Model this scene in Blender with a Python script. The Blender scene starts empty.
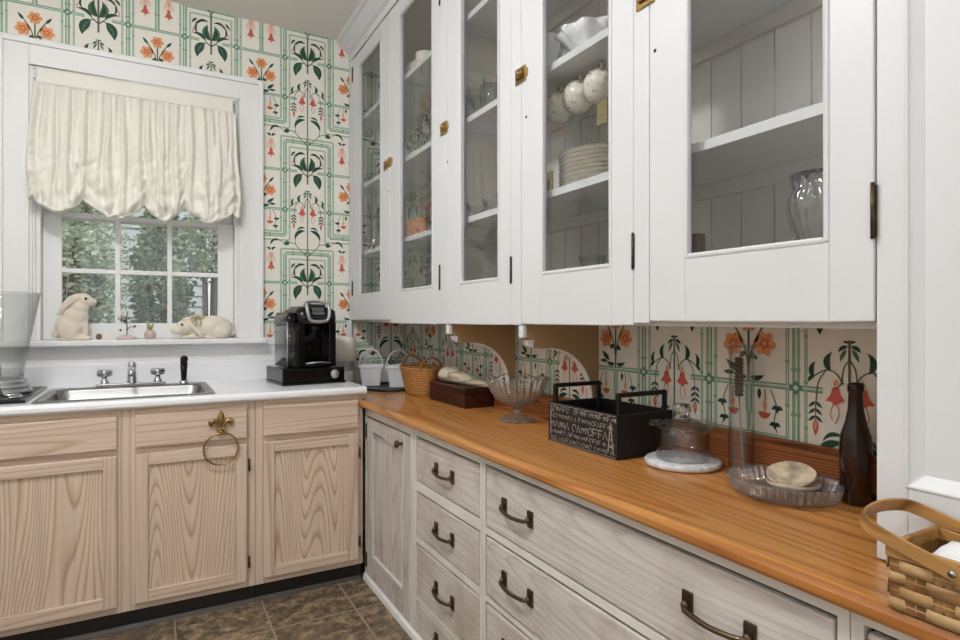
import bpy, bmesh, math, random
from mathutils import Vector, Matrix, noise
random.seed(7)
C = bpy.context.scene.collection
PI = math.pi
H = 1.22            # eye height
XW, YB, ZC = 1.31, 3.33, 2.81      # papered side wall, window wall, ceiling
WT, CT = 0.845, 0.908              # wooden worktop, white worktop

# ------------------------------------------------------------------ materials
def nt(name):
    m = bpy.data.materials.new(name); m.use_nodes = True
    t = m.node_tree; b = t.nodes['Principled BSDF']
    return m, t, b
def mat(name, col, rough=.5, metal=0., spec=.5, var=0., scale=8., bump=0., coat=0., stretch=(1,1,1), trans=0., ior=1.45):
    """a procedural material: base colour broken up by noise"""
    m, t, b = nt(name)
    b.inputs['Roughness'].default_value = rough
    b.inputs['Metallic'].default_value = metal
    b.inputs['Specular IOR Level'].default_value = spec
    b.inputs['Coat Weight'].default_value = coat
    b.inputs['Transmission Weight'].default_value = trans
    b.inputs['IOR'].default_value = ior
    tc = t.nodes.new('ShaderNodeTexCoord'); mp = t.nodes.new('ShaderNodeMapping'); mp.inputs['Scale'].default_value = stretch
    t.links.new(tc.outputs['Object'], mp.inputs['Vector'])
    n = t.nodes.new('ShaderNodeTexNoise'); n.inputs['Scale'].default_value = scale; n.inputs['Detail'].default_value = 4
    t.links.new(mp.outputs[0], n.inputs['Vector'])
    r = t.nodes.new('ShaderNodeValToRGB'); t.links.new(n.outputs['Fac'], r.inputs['Fac'])
    r.color_ramp.elements[0].position = .3; r.color_ramp.elements[1].position = .7
    lo = [max(0, c*(1-var)) for c in col]; hi = [min(1, c*(1+var)) for c in col]
    r.color_ramp.elements[0].color = (*lo, 1); r.color_ramp.elements[1].color = (*hi, 1)
    t.links.new(r.outputs['Color'], b.inputs['Base Color'])
    if bump:
        bp = t.nodes.new('ShaderNodeBump'); bp.inputs['Strength'].default_value = bump; bp.inputs['Distance'].default_value = .002
        t.links.new(n.outputs['Fac'], bp.inputs['Height']); t.links.new(bp.outputs[0], b.inputs['Normal'])
    return m
def schlick(t, f0):
    lw = t.nodes.new('ShaderNodeLayerWeight'); lw.inputs['Blend'].default_value = .5
    p = t.nodes.new('ShaderNodeMath'); p.operation = 'POWER'; p.inputs[1].default_value = 5; t.links.new(lw.outputs['Facing'], p.inputs[0])
    m = t.nodes.new('ShaderNodeMath'); m.operation = 'MULTIPLY_ADD'; m.inputs[1].default_value = 1-f0; m.inputs[2].default_value = f0
    t.links.new(p.outputs[0], m.inputs[0]); return m
def pane_glass(name, tint=(1,1,1), gloss=1.0):
    """thin sheet glass: clear, with a Fresnel mirror"""
    m, t, b = nt(name); t.nodes.remove(b)
    o = t.nodes['Material Output']; mx = t.nodes.new('ShaderNodeMixShader'); tr = t.nodes.new('ShaderNodeBsdfTransparent'); gl = t.nodes.new('ShaderNodeBsdfGlossy')
    ml = schlick(t, .045*gloss)
    tr.inputs['Color'].default_value = (*tint, 1); gl.inputs['Roughness'].default_value = .02
    t.links.new(ml.outputs[0], mx.inputs[0])
    t.links.new(tr.outputs[0], mx.inputs[1]); t.links.new(gl.outputs[0], mx.inputs[2]); t.links.new(mx.outputs[0], o.inputs['Surface'])
    return m
def thin_ware(name, tint=(.93,.95,.95), edge=(.6,.64,.64), f0=.05, body=0.):
    """thin blown glass: clear face-on, denser and shinier at grazing angles"""
    m, t, b = nt(name); t.nodes.remove(b)
    o = t.nodes['Material Output']; mx = t.nodes.new('ShaderNodeMixShader'); tr = t.nodes.new('ShaderNodeBsdfTransparent'); gl = t.nodes.new('ShaderNodeBsdfGlossy')
    lw = t.nodes.new('ShaderNodeLayerWeight'); lw.inputs['Blend'].default_value = .35
    cr = t.nodes.new('ShaderNodeValToRGB'); cr.color_ramp.elements[0].color = (*tint, 1); cr.color_ramp.elements[1].color = (*edge, 1)
    t.links.new(lw.outputs['Facing'], cr.inputs[0]); t.links.new(cr.outputs[0], tr.inputs['Color'])
    gl.inputs['Roughness'].default_value = .04
    lf = schlick(t, f0)
    t.links.new(lf.outputs[0], mx.inputs[0]); t.links.new(tr.outputs[0], mx.inputs[1]); t.links.new(gl.outputs[0], mx.inputs[2]); out = mx.outputs[0]
    if body:
        df = t.nodes.new('ShaderNodeBsdfDiffuse'); df.inputs['Color'].default_value = (.9,.92,.92,1); m2 = t.nodes.new('ShaderNodeMixShader'); m2.inputs[0].default_value = body
        t.links.new(out, m2.inputs[1]); t.links.new(df.outputs[0], m2.inputs[2]); out = m2.outputs[0]
    t.links.new(out, o.inputs['Surface'])
    return m
def wood(name, cols, rings=9., along='Z', stretch=.12, scale=2.2, rough=.5, wear=None, spec=.4, coat=0., fine=.25, bump=.15, seams=None):
    """flat-sawn grain: contour lines of a stretched noise, plus fine fibres"""
    m, t, b = nt(name); N = t.nodes.new; L = t.links.new
    b.inputs['Roughness'].default_value = rough; b.inputs['Specular IOR Level'].default_value = spec; b.inputs['Coat Weight'].default_value = coat
    b.inputs['Coat Roughness'].default_value = .15
    tc = N('ShaderNodeTexCoord'); oi = N('ShaderNodeObjectInfo'); ad = N('ShaderNodeVectorMath'); ad.operation = 'ADD'
    sc = N('ShaderNodeVectorMath'); sc.operation = 'SCALE'; sc.inputs['Scale'].default_value = 13.
    cb = N('ShaderNodeCombineXYZ'); L(oi.outputs['Random'], cb.inputs[0]); L(oi.outputs['Random'], cb.inputs[1]); L(oi.outputs['Random'], cb.inputs[2])
    L(cb.outputs[0], sc.inputs[0]); L(tc.outputs['Object'], ad.inputs[0]); L(sc.outputs[0], ad.inputs[1])
    mp = N('ShaderNodeMapping'); s = [1., 1., 1.]; s['XYZ'.index(along)] = stretch; mp.inputs['Scale'].default_value = s
    L(ad.outputs[0], mp.inputs['Vector'])
    n = N('ShaderNodeTexNoise'); n.inputs['Scale'].default_value = scale; n.inputs['Detail'].default_value = 1.2; n.inputs['Roughness'].default_value = .35
    L(mp.outputs[0], n.inputs['Vector'])
    mu = N('ShaderNodeMath'); mu.operation = 'MULTIPLY'; mu.inputs[1].default_value = rings; L(n.outputs['Fac'], mu.inputs[0])
    fr = N('ShaderNodeMath'); fr.operation = 'FRACT'; L(mu.outputs[0], fr.inputs[0])
    ramp = N('ShaderNodeValToRGB'); L(fr.outputs[0], ramp.inputs['Fac'])
    e = ramp.color_ramp.elements; e[0].position = 0; e[0].color = (*cols[0], 1); e[1].position = 1; e[1].color = (*cols[0], 1)
    for p, c in ((.45, cols[0]), (.72, cols[1]), (.86, cols[2]), (.97, cols[1])):
        k = e.new(p); k.color = (*c, 1)
    f2 = N('ShaderNodeTexNoise'); f2.inputs['Scale'].default_value = 90; f2.inputs['Detail'].default_value = 3
    m2 = N('ShaderNodeMapping'); s2 = [1., 1., 1.]; s2['XYZ'.index(along)] = .03; m2.inputs['Scale'].default_value = s2
    L(ad.outputs[0], m2.inputs['Vector']); L(m2.outputs[0], f2.inputs['Vector'])
    mx = N('ShaderNodeMixRGB'); mx.blend_type = 'MULTIPLY'; mx.inputs['Fac'].default_value = fine
    r2 = N('ShaderNodeValToRGB'); r2.color_ramp.elements[0].position = .3; r2.color_ramp.elements[0].color = (.35,.3,.27,1); r2.color_ramp.elements[1].position = .62; r2.color_ramp.elements[1].color = (1,1,1,1)
    L(f2.outputs['Fac'], r2.inputs['Fac']); L(ramp.outputs[0], mx.inputs[1]); L(r2.outputs[0], mx.inputs[2])
    out = mx.outputs[0]
    if wear:
        w = N('ShaderNodeTexNoise'); w.inputs['Scale'].default_value = wear[1]; w.inputs['Detail'].default_value = 6; w.inputs['Roughness'].default_value = .65
        L(ad.outputs[0], w.inputs['Vector'])
        wr = N('ShaderNodeValToRGB'); wr.color_ramp.elements[0].position = wear[2]; wr.color_ramp.elements[0].color = (0,0,0,1); wr.color_ramp.elements[1].position = wear[3]; wr.color_ramp.elements[1].color = (1,1,1,1)
        L(w.outputs['Fac'], wr.inputs['Fac'])
        m3 = N('ShaderNodeMixRGB'); L(wr.outputs[0], m3.inputs['Fac']); L(out, m3.inputs[1]); m3.inputs[2].default_value = (*wear[0], 1); out = m3.outputs[0]
    if seams:                       # glued staves across the worktop
        sx = N('ShaderNodeSeparateXYZ'); L(tc.outputs['Object'], sx.inputs[0])
        d = N('ShaderNodeMath'); d.operation = 'DIVIDE'; d.inputs[1].default_value = seams; L(sx.outputs[0], d.inputs[0])
        fl = N('ShaderNodeMath'); fl.operation = 'FLOOR'; L(d.outputs[0], fl.inputs[0])
        wn = N('ShaderNodeTexWhiteNoise'); wn.noise_dimensions = '1D'; L(fl.outputs[0], wn.inputs['W'])
        hs = N('ShaderNodeHueSaturation'); mr = N('ShaderNodeMapRange'); mr.inputs['To Min'].default_value = .82; mr.inputs['To Max'].default_value = 1.12
        L(wn.outputs['Value'], mr.inputs['Value']); L(mr.outputs[0], hs.inputs['Value']); L(out, hs.inputs['Color']); out = hs.outputs[0]
    L(out, b.inputs['Base Color'])
    if bump:
        bp = N('ShaderNodeBump'); bp.inputs['Strength'].default_value = bump; bp.inputs['Distance'].default_value = .001
        L(f2.outputs['Fac'], bp.inputs['Height']); L(bp.outputs[0], b.inputs['Normal'])
    return m
def s2l(*c):
    return tuple(((x/255)/12.92 if x/255 <= .04045 else ((x/255+.055)/1.055)**2.4) for x in c)

M = {}
M['white'] = mat('white_paint', s2l(216,216,217), .4, var=.015, scale=3, bump=.05)
M['trim'] = mat('trim_paint', s2l(238,237,236), .42, var=.015, scale=3)
M['inside'] = mat('cabinet_inside_paint', s2l(214,210,202), .55, var=.03, scale=4)
M['ceiling'] = mat('ceiling_paint', s2l(236,231,225), .8, var=.02, scale=2)
M['plaster'] = mat('plain_wall_paint', s2l(236,233,228), .7, var=.02, scale=2)
M['tan'] = mat('tan_with_shade', s2l(168,138,98), .55, var=.04, scale=5)  # tan puts the shade under the cabinets into the board colour
M['laminate'] = mat('white_laminate', s2l(243,243,245), .22, var=.01, scale=4)
M['oak'] = wood('pickled_oak', (s2l(222,201,180), s2l(209,184,158), s2l(188,157,126)), rings=46, along='Z', stretch=.10, scale=4.6, rough=.5, fine=.2)
M['oakx'] = wood('pickled_oak_rail', (s2l(220,198,178), s2l(211,187,165), s2l(195,167,141)), rings=30, along='X', stretch=.04, scale=5, rough=.5, fine=.2)
M['oakv'] = wood('pickled_oak_stile', (s2l(221,200,180), s2l(212,189,167), s2l(196,169,144)), rings=16, along='Z', stretch=.025, scale=6, rough=.5, fine=.22)
M['lime'] = wood('limewashed_wood', (s2l(214,207,200), s2l(208,200,193), s2l(196,186,177)), rings=34, along='Y', stretch=.10, scale=4.2, rough=.55, fine=.25, wear=(s2l(158,140,124), 4., .44, .84))
M['limez'] = wood('limewashed_door_wood', (s2l(214,208,202), s2l(204,196,189), s2l(184,172,162)), rings=30, along='Z', stretch=.10, scale=4.6, rough=.55, fine=.3, wear=(s2l(160,144,130), 4.5, .52, .78))
M['frame'] = mat('worn_frame_paint', s2l(222,217,208), .5, var=.07, scale=9, stretch=(1,1,.5))
M['worktop'] = wood('honey_oak_worktop', (s2l(214,150,82), s2l(203,134,66), s2l(180,112,53)), rings=18, along='Y', stretch=.085, scale=4, rough=.3, fine=.25, coat=.25, seams=.105, bump=.08)
M['splash'] = wood('brown_oak_upstand', (s2l(176,108,60), s2l(150,84,42), s2l(96,50,24)), rings=40, along='Y', stretch=.05, scale=7, rough=.35, fine=.4)
M['tile_grout'] = None
M['black'] = mat('black_plastic', s2l(13,12,13), .16, var=.1, spec=.4)
M['blackm'] = mat('matte_black_paint', s2l(24,20,19), .5, var=.15)
M['kick'] = mat('black_vinyl_base', s2l(34,31,30), .35, var=.15)
M['kick_highlight'] = mat('grey_highlight_lip', s2l(78,74,72), .35, var=.1)  # lighter grey paints the highlight band along the black base
M['silver'] = mat('silver_plastic', s2l(176,176,178), .3, metal=.7, var=.04)
M['chrome'] = mat('chrome', s2l(205,207,210), .1, metal=1., var=.03)
M['steel'] = mat('brushed_steel', s2l(158,157,155), .34, metal=1., var=.08, scale=30, stretch=(.1,1,1))
M['brass'] = mat('aged_brass', s2l(168,140,90), .3, metal=1., var=.2, scale=30)
M['bronze'] = mat('dark_bronze', s2l(96,82,66), .33, metal=.9, var=.25, scale=40)
M['iron'] = mat('dark_iron_hinge', s2l(84,71,54), .4, metal=.8, var=.3, scale=60)
M['pane'] = pane_glass('window_pane', (.96,.98,.98))
M['cabpane'] = pane_glass('cabinet_pane', (.965,.97,.97), 1.0)
M['ware'] = thin_ware('clear_glassware', (.985,.99,.99), (.78,.80,.80))
M['ware_grey'] = thin_ware('grey_glassware', (.97,.975,.973), (.72,.74,.74))
M['tank'] = thin_ware('smoked_tank', (.55,.57,.57), (.3,.31,.31))
M['sparkle'] = thin_ware('pressed_glass', (.98,.985,.985), (.46,.49,.50), .12, .06)
M['pink'] = thin_ware('mauve_glass', (.60,.28,.50), (.36,.10,.28), .10, .08)
M['amber'] = mat('amber_lustre_glass', s2l(176,112,74), .12, var=.15, scale=30)
M['crystal'] = mat('cut_crystal', (.96,.96,.96), .03, trans=1., ior=1.48)
M['bottle'] = mat('brown_bottle_glass', s2l(44,22,14), .06, var=.1, spec=.6)
M['water_glass'] = M['ware']
M['china'] = mat('ivory_china', s2l(238,232,220), .2, var=.02)
M['china_rim'] = mat('china_rim_line', s2l(158,146,124), .25, var=.05)
M['flower_china'] = None
M['milk'] = mat('milk_glass', s2l(244,244,244), .15, var=.01)
M['wicker'] = None
M['splint'] = wood('splint_wood', (s2l(196,160,112), s2l(178,138,90), s2l(140,100,60)), rings=7, along='Y', stretch=.1, scale=8, rough=.5, fine=.4)
M['splintd'] = wood('splint_wood_dark', (s2l(160,118,72), s2l(140,98,56), s2l(104,70,38)), rings=7, along='Z', stretch=.1, scale=8, rough=.5, fine=.4)
M['band'] = wood('handle_bentwood', (s2l(178,132,76), s2l(160,112,58), s2l(124,82,40)), rings=6, along='Y', stretch=.1, scale=8, rough=.4, fine=.3)
M['mahogany'] = wood('dark_mahogany', (s2l(66,28,20), s2l(52,20,15), s2l(34,13,10)), rings=8, along='Y', stretch=.1, scale=5, rough=.3, fine=.3, coat=.2)
M['paper'] = mat('white_paper', s2l(240,240,240), .7, var=.02)
M['stone'] = mat('cream_ceramic', s2l(226,214,196), .6, var=.07, scale=14, bump=.2)
M['stone2'] = mat('ivory_ceramic', s2l(228,220,202), .5, var=.06, scale=14, bump=.15)
M['ribbon'] = mat('straw_ribbon', s2l(190,178,148), .6, var=.12, scale=30)
M['eye'] = mat('glossy_dark_eye', s2l(30,24,22), .15)
M['bucket'] = mat('white_enamel', s2l(232,232,236), .35, var=.03)
M['tray'] = mat('dark_slate_tray', s2l(48,52,56), .35, var=.15)
M['horn'] = None
M['shell'] = mat('shell_outside', s2l(196,184,166), .55, var=.2, scale=40, bump=.5)
M['shell_in'] = mat('shell_inside', s2l(196,180,156), .3, var=.45, scale=38)
M['mauve_dull'] = mat('dusty_pink_ceramic', s2l(206,184,180), .5, var=.1, scale=30)
M['plantgreen'] = mat('small_plant_green', s2l(150,164,104), .6, var=.2, scale=40)
M['twig'] = mat('twig_brown', s2l(120,100,92), .6, var=.2, scale=40)
M['label_dark'] = mat('dark_hydrometer_strip', s2l(48,30,30), .5, var=.3, scale=120)
M['ink'] = mat('white_print', s2l(172,166,158), .6, var=.25, scale=60)
M['inkbox'] = mat('black_printed_board', s2l(27,22,20), .5, var=.2)
M['boxred'] = mat('dark_red_inside', s2l(70,28,20), .5, var=.2)
M['siding'] = mat('white_siding', s2l(176,182,180), .6, var=.05, scale=3)
M['gap_shade'] = mat('gap_shade_inside', s2l(74,62,50), .7, var=.15, scale=12)  # dark colour painted in as shade for the drawer gaps
M['soil'] = mat('garden_soil', s2l(108,98,80), .9, var=.3, scale=5)
M['bark'] = mat('shrub_bark', s2l(92,80,66), .8, var=.3, scale=20)
M['amber_dish'] = mat('terracotta_dish', s2l(190,140,104), .4, var=.1)
M['book'] = mat('brown_wood_block', s2l(96,64,50), .5, var=.2, scale=20)
M['moss'] = mat('faded_floral_tag', s2l(138,126,84), .6, var=.3, scale=60)
M['hole'] = M['iron']

def leafmat(name, c):
    m, t, b = nt(name); N = t.nodes.new; L = t.links.new
    b.inputs['Roughness'].default_value = .45
    g = N('ShaderNodeTexNoise'); g.inputs['Scale'].default_value = 3.; g.inputs['Detail'].default_value = 4
    tc = N('ShaderNodeTexCoord'); L(tc.outputs['Object'], g.inputs['Vector'])
    r = N('ShaderNodeValToRGB'); r.color_ramp.elements[0].position = .35; r.color_ramp.elements[1].position = .68
    r.color_ramp.elements[0].color = (c[0]*.45, c[1]*.45, c[2]*.45, 1); r.color_ramp.elements[1].color = (c[0]*1.6, c[1]*1.6, c[2]*1.6, 1)
    L(g.outputs['Fac'], r.inputs[0]); L(r.outputs[0], b.inputs['Base Color'])
    tl = N('ShaderNodeBsdfTranslucent'); L(r.outputs[0], tl.inputs['Color'])
    mx = N('ShaderNodeMixShader'); mx.inputs[0].default_value = .35
    L(b.outputs[0], mx.inputs[1]); L(tl.outputs[0], mx.inputs[2]); L(mx.outputs[0], t.nodes['Material Output'].inputs['Surface'])
    return m
M['leaf'] = leafmat('shrub_leaf', s2l(138,148,124))
M['leaf2'] = leafmat('shrub_leaf_pale', s2l(172,180,156))

def tile_mat():
    m, t, b = nt('slate_look_floor_tile'); N = t.nodes.new; L = t.links.new
    tc = N('ShaderNodeTexCoord'); mp = N('ShaderNodeMapping'); mp.inputs['Location'].default_value = (-.412, -2.425, 0)
    L(tc.outputs['Object'], mp.inputs['Vector'])
    br = N('ShaderNodeTexBrick'); br.offset = 0; br.inputs['Scale'].default_value = 1; br.inputs['Brick Width'].default_value = .336; br.inputs['Row Height'].default_value = .336
    br.inputs['Mortar Size'].default_value = .0045; br.inputs['Mortar Smooth'].default_value = .2; br.inputs['Bias'].default_value = 0
    br.inputs['Color1'].default_value = (0,0,0,1); br.inputs['Color2'].default_value = (1,1,1,1)
    L(mp.outputs[0], br.inputs['Vector'])
    n = N('ShaderNodeTexNoise'); n.inputs['Scale'].default_value = 17; n.inputs['Detail'].default_value = 9; n.inputs['Roughness'].default_value = .74; n.inputs['Distortion'].default_value = .25
    L(tc.outputs['Object'], n.inputs['Vector'])
    r = N('ShaderNodeValToRGB'); e = r.color_ramp.elements
    e[0].position = .3; e[0].color = (*s2l(58,50,42),1); e[1].position = .70; e[1].color = (*s2l(196,172,140),1)
    k = e.new(.47); k.color = (*s2l(108,94,78),1); k = e.new(.56); k.color = (*s2l(146,126,102),1)
    L(n.outputs['Fac'], r.inputs[0])
    mt = N('ShaderNodeMixRGB'); mt.blend_type = 'MULTIPLY'; mt.inputs['Fac'].default_value = .5; 
    cr = N('ShaderNodeValToRGB'); cr.color_ramp.elements[0].color = (.72,.70,.70,1); cr.color_ramp.elements[1].color = (1.35,1.28,1.16,1); L(br.outputs['Color'], cr.inputs[0])
    L(r.outputs[0], mt.inputs[1]); L(cr.outputs[0], mt.inputs[2])
    mg = N('ShaderNodeMixRGB'); L(br.outputs['Fac'], mg.inputs['Fac']); L(mt.outputs[0], mg.inputs[1]); mg.inputs[2].default_value = (*s2l(150,136,116),1)
    L(mg.outputs[0], b.inputs['Base Color']); b.inputs['Roughness'].default_value = .38
    bp = N('ShaderNodeBump'); bp.inputs['Strength'].default_value = .25; bp.inputs['Distance'].default_value = .003; L(n.outputs['Fac'], bp.inputs['Height']); L(bp.outputs[0], b.inputs['Normal'])
    return m
M['tile'] = tile_mat()
def marble():
    m, t, b = nt('grey_veined_marble'); N = t.nodes.new; L = t.links.new
    tc = N('ShaderNodeTexCoord'); n = N('ShaderNodeTexNoise'); n.inputs['Scale'].default_value = 26; n.inputs['Detail'].default_value = 6; n.inputs['Distortion'].default_value = .8
    L(tc.outputs['Object'], n.inputs['Vector']); r = N('ShaderNodeValToRGB'); e = r.color_ramp.elements
    e[0].position = .40; e[0].color = (*s2l(228,227,227),1); e[1].position = .6; e[1].color = (*s2l(222,221,221),1); k = e.new(.5); k.color = (*s2l(198,198,202),1)
    L(n.outputs['Fac'], r.inputs[0]); L(r.outputs[0], b.inputs['Base Color']); b.inputs['Roughness'].default_value = .25
    return m
M['marble'] = marble()
def floral():
    m, t, b = nt('ivory_china_sprigged'); N = t.nodes.new; L = t.links.new
    tc = N('ShaderNodeTexCoord'); v = N('ShaderNodeTexVoronoi'); v.inputs['Scale'].default_value = 62; L(tc.outputs['Object'], v.inputs['Vector'])
    r = N('ShaderNodeValToRGB'); e = r.color_ramp.elements; e[0].position = .16; e[0].color = (1,1,1,1); e[1].position = .3; e[1].color = (0,0,0,1)
    L(v.outputs['Distance'], r.inputs[0])
    hv = N('ShaderNodeValToRGB'); h = hv.color_ramp.elements; h[0].color = (*s2l(150,156,130),1); h[1].color = (*s2l(196,168,150),1); L(v.outputs['Color'], hv.inputs[0])
    mx = N('ShaderNodeMixRGB'); L(r.outputs[0], mx.inputs[0]); mx.inputs[1].default_value = (*s2l(234,228,214),1); L(hv.outputs[0], mx.inputs[2])
    L(mx.outputs[0], b.inputs['Base Color']); b.inputs['Roughness'].default_value = .2
    return m
M['flower_china'] = floral()
def weave(name, c0, c1, c2, sa, sb):
    m, t, b = nt(name); N = t.nodes.new; L = t.links.new
    tc = N('ShaderNodeTexCoord'); w = N('ShaderNodeTexWave'); w.bands_direction = 'Z'; w.inputs['Scale'].default_value = sa; w.inputs['Distortion'].default_value = 1.2; w.inputs['Detail Scale'].default_value = 3
    L(tc.outputs['Object'], w.inputs['Vector'])
    n = N('ShaderNodeTexNoise'); n.inputs['Scale'].default_value = sb; L(tc.outputs['Object'], n.inputs['Vector'])
    r = N('ShaderNodeValToRGB'); e = r.color_ramp.elements; e[0].color = (*c0,1); e[1].color = (*c2,1); k = e.new(.5); k.color = (*c1,1)
    mm = N('ShaderNodeMath'); mm.operation = 'MULTIPLY'; L(w.outputs['Fac'], mm.inputs[0]); 
    ma = N('ShaderNodeMath'); ma.operation = 'ADD'; ma.inputs[1].default_value = .35; L(n.outputs['Fac'], ma.inputs[0]); L(ma.outputs[0], mm.inputs[1])
    L(mm.outputs[0], r.inputs[0]); L(r.outputs[0], b.inputs['Base Color']); b.inputs['Roughness'].default_value = .55
    bp = N('ShaderNodeBump'); bp.inputs['Strength'].default_value = .7; bp.inputs['Distance'].default_value = .003; L(w.outputs['Fac'], bp.inputs['Height']); L(bp.outputs[0], b.inputs['Normal'])
    return m
M['wicker'] = weave('honey_wicker', s2l(120,72,30), s2l(196,138,74), s2l(226,172,104), 38, 60)
M['horn'] = wood('streaked_horn', (s2l(226,218,196), s2l(196,188,160), s2l(140,134,106)), rings=12, along='Y', stretch=.02, scale=14, rough=.35, fine=.3)
def fabric():
    m, t, b = nt('cream_taffeta'); N = t.nodes.new; L = t.links.new
    b.inputs['Base Color'].default_value = (*s2l(243,237,222),1); b.inputs['Roughness'].default_value = .5; b.inputs['Sheen Weight'].default_value = .15
    tc = N('ShaderNodeTexCoord'); n = N('ShaderNodeTexNoise'); n.inputs['Scale'].default_value = 22; n.inputs['Detail'].default_value = 4; L(tc.outputs['Object'], n.inputs['Vector'])
    r = N('ShaderNodeValToRGB'); r.color_ramp.elements[0].color = (*s2l(247,242,229),1); r.color_ramp.elements[1].color = (*s2l(252,249,241),1); L(n.outputs['Fac'], r.inputs[0]); L(r.outputs[0], b.inputs['Base Color'])
    tl = N('ShaderNodeBsdfTranslucent'); L(r.outputs[0], tl.inputs['Color'])
    mx = N('ShaderNodeMixShader'); mx.inputs[0].default_value = .14
    L(b.outputs[0], mx.inputs[1]); L(tl.outputs[0], mx.inputs[2]); L(mx.outputs[0], t.nodes['Material Output'].inputs['Surface'])
    return m
M['fabric'] = fabric()
def emit(name, col, s):
    m, t, b = nt(name); b.inputs['Base Color'].default_value = (*col,1); b.inputs['Emission Color'].default_value = (*col,1); b.inputs['Emission Strength'].default_value = s
    n = t.nodes.new('ShaderNodeTexNoise'); n.inputs['Scale'].default_value = 30
    return m
# wallpaper inks
WP = [mat('wallpaper_ground', s2l(238,234,223), .62, var=.012, scale=5),
      mat('wallpaper_bamboo', s2l(150,184,158), .6, var=.05, scale=30), mat('wallpaper_bamboo_light', s2l(206,222,204), .6, var=.03, scale=30),
      mat('wallpaper_bamboo_edge', s2l(98,136,112), .6, var=.08, scale=30), mat('wallpaper_leaf', s2l(34,74,56), .6, var=.1, scale=40),
      mat('wallpaper_leaf_mid', s2l(74,112,86), .6, var=.1, scale=40), mat('wallpaper_orange', s2l(232,160,108), .6, var=.06, scale=60),
      mat('wallpaper_orange_deep', s2l(200,108,64), .6, var=.06, scale=60), mat('wallpaper_red', s2l(208,96,80), .6, var=.08, scale=60),
      mat('wallpaper_pink', s2l(230,164,136), .6, var=.05, scale=60), mat('wallpaper_stem', s2l(96,100,74), .6, var=.05, scale=60)]

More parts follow.
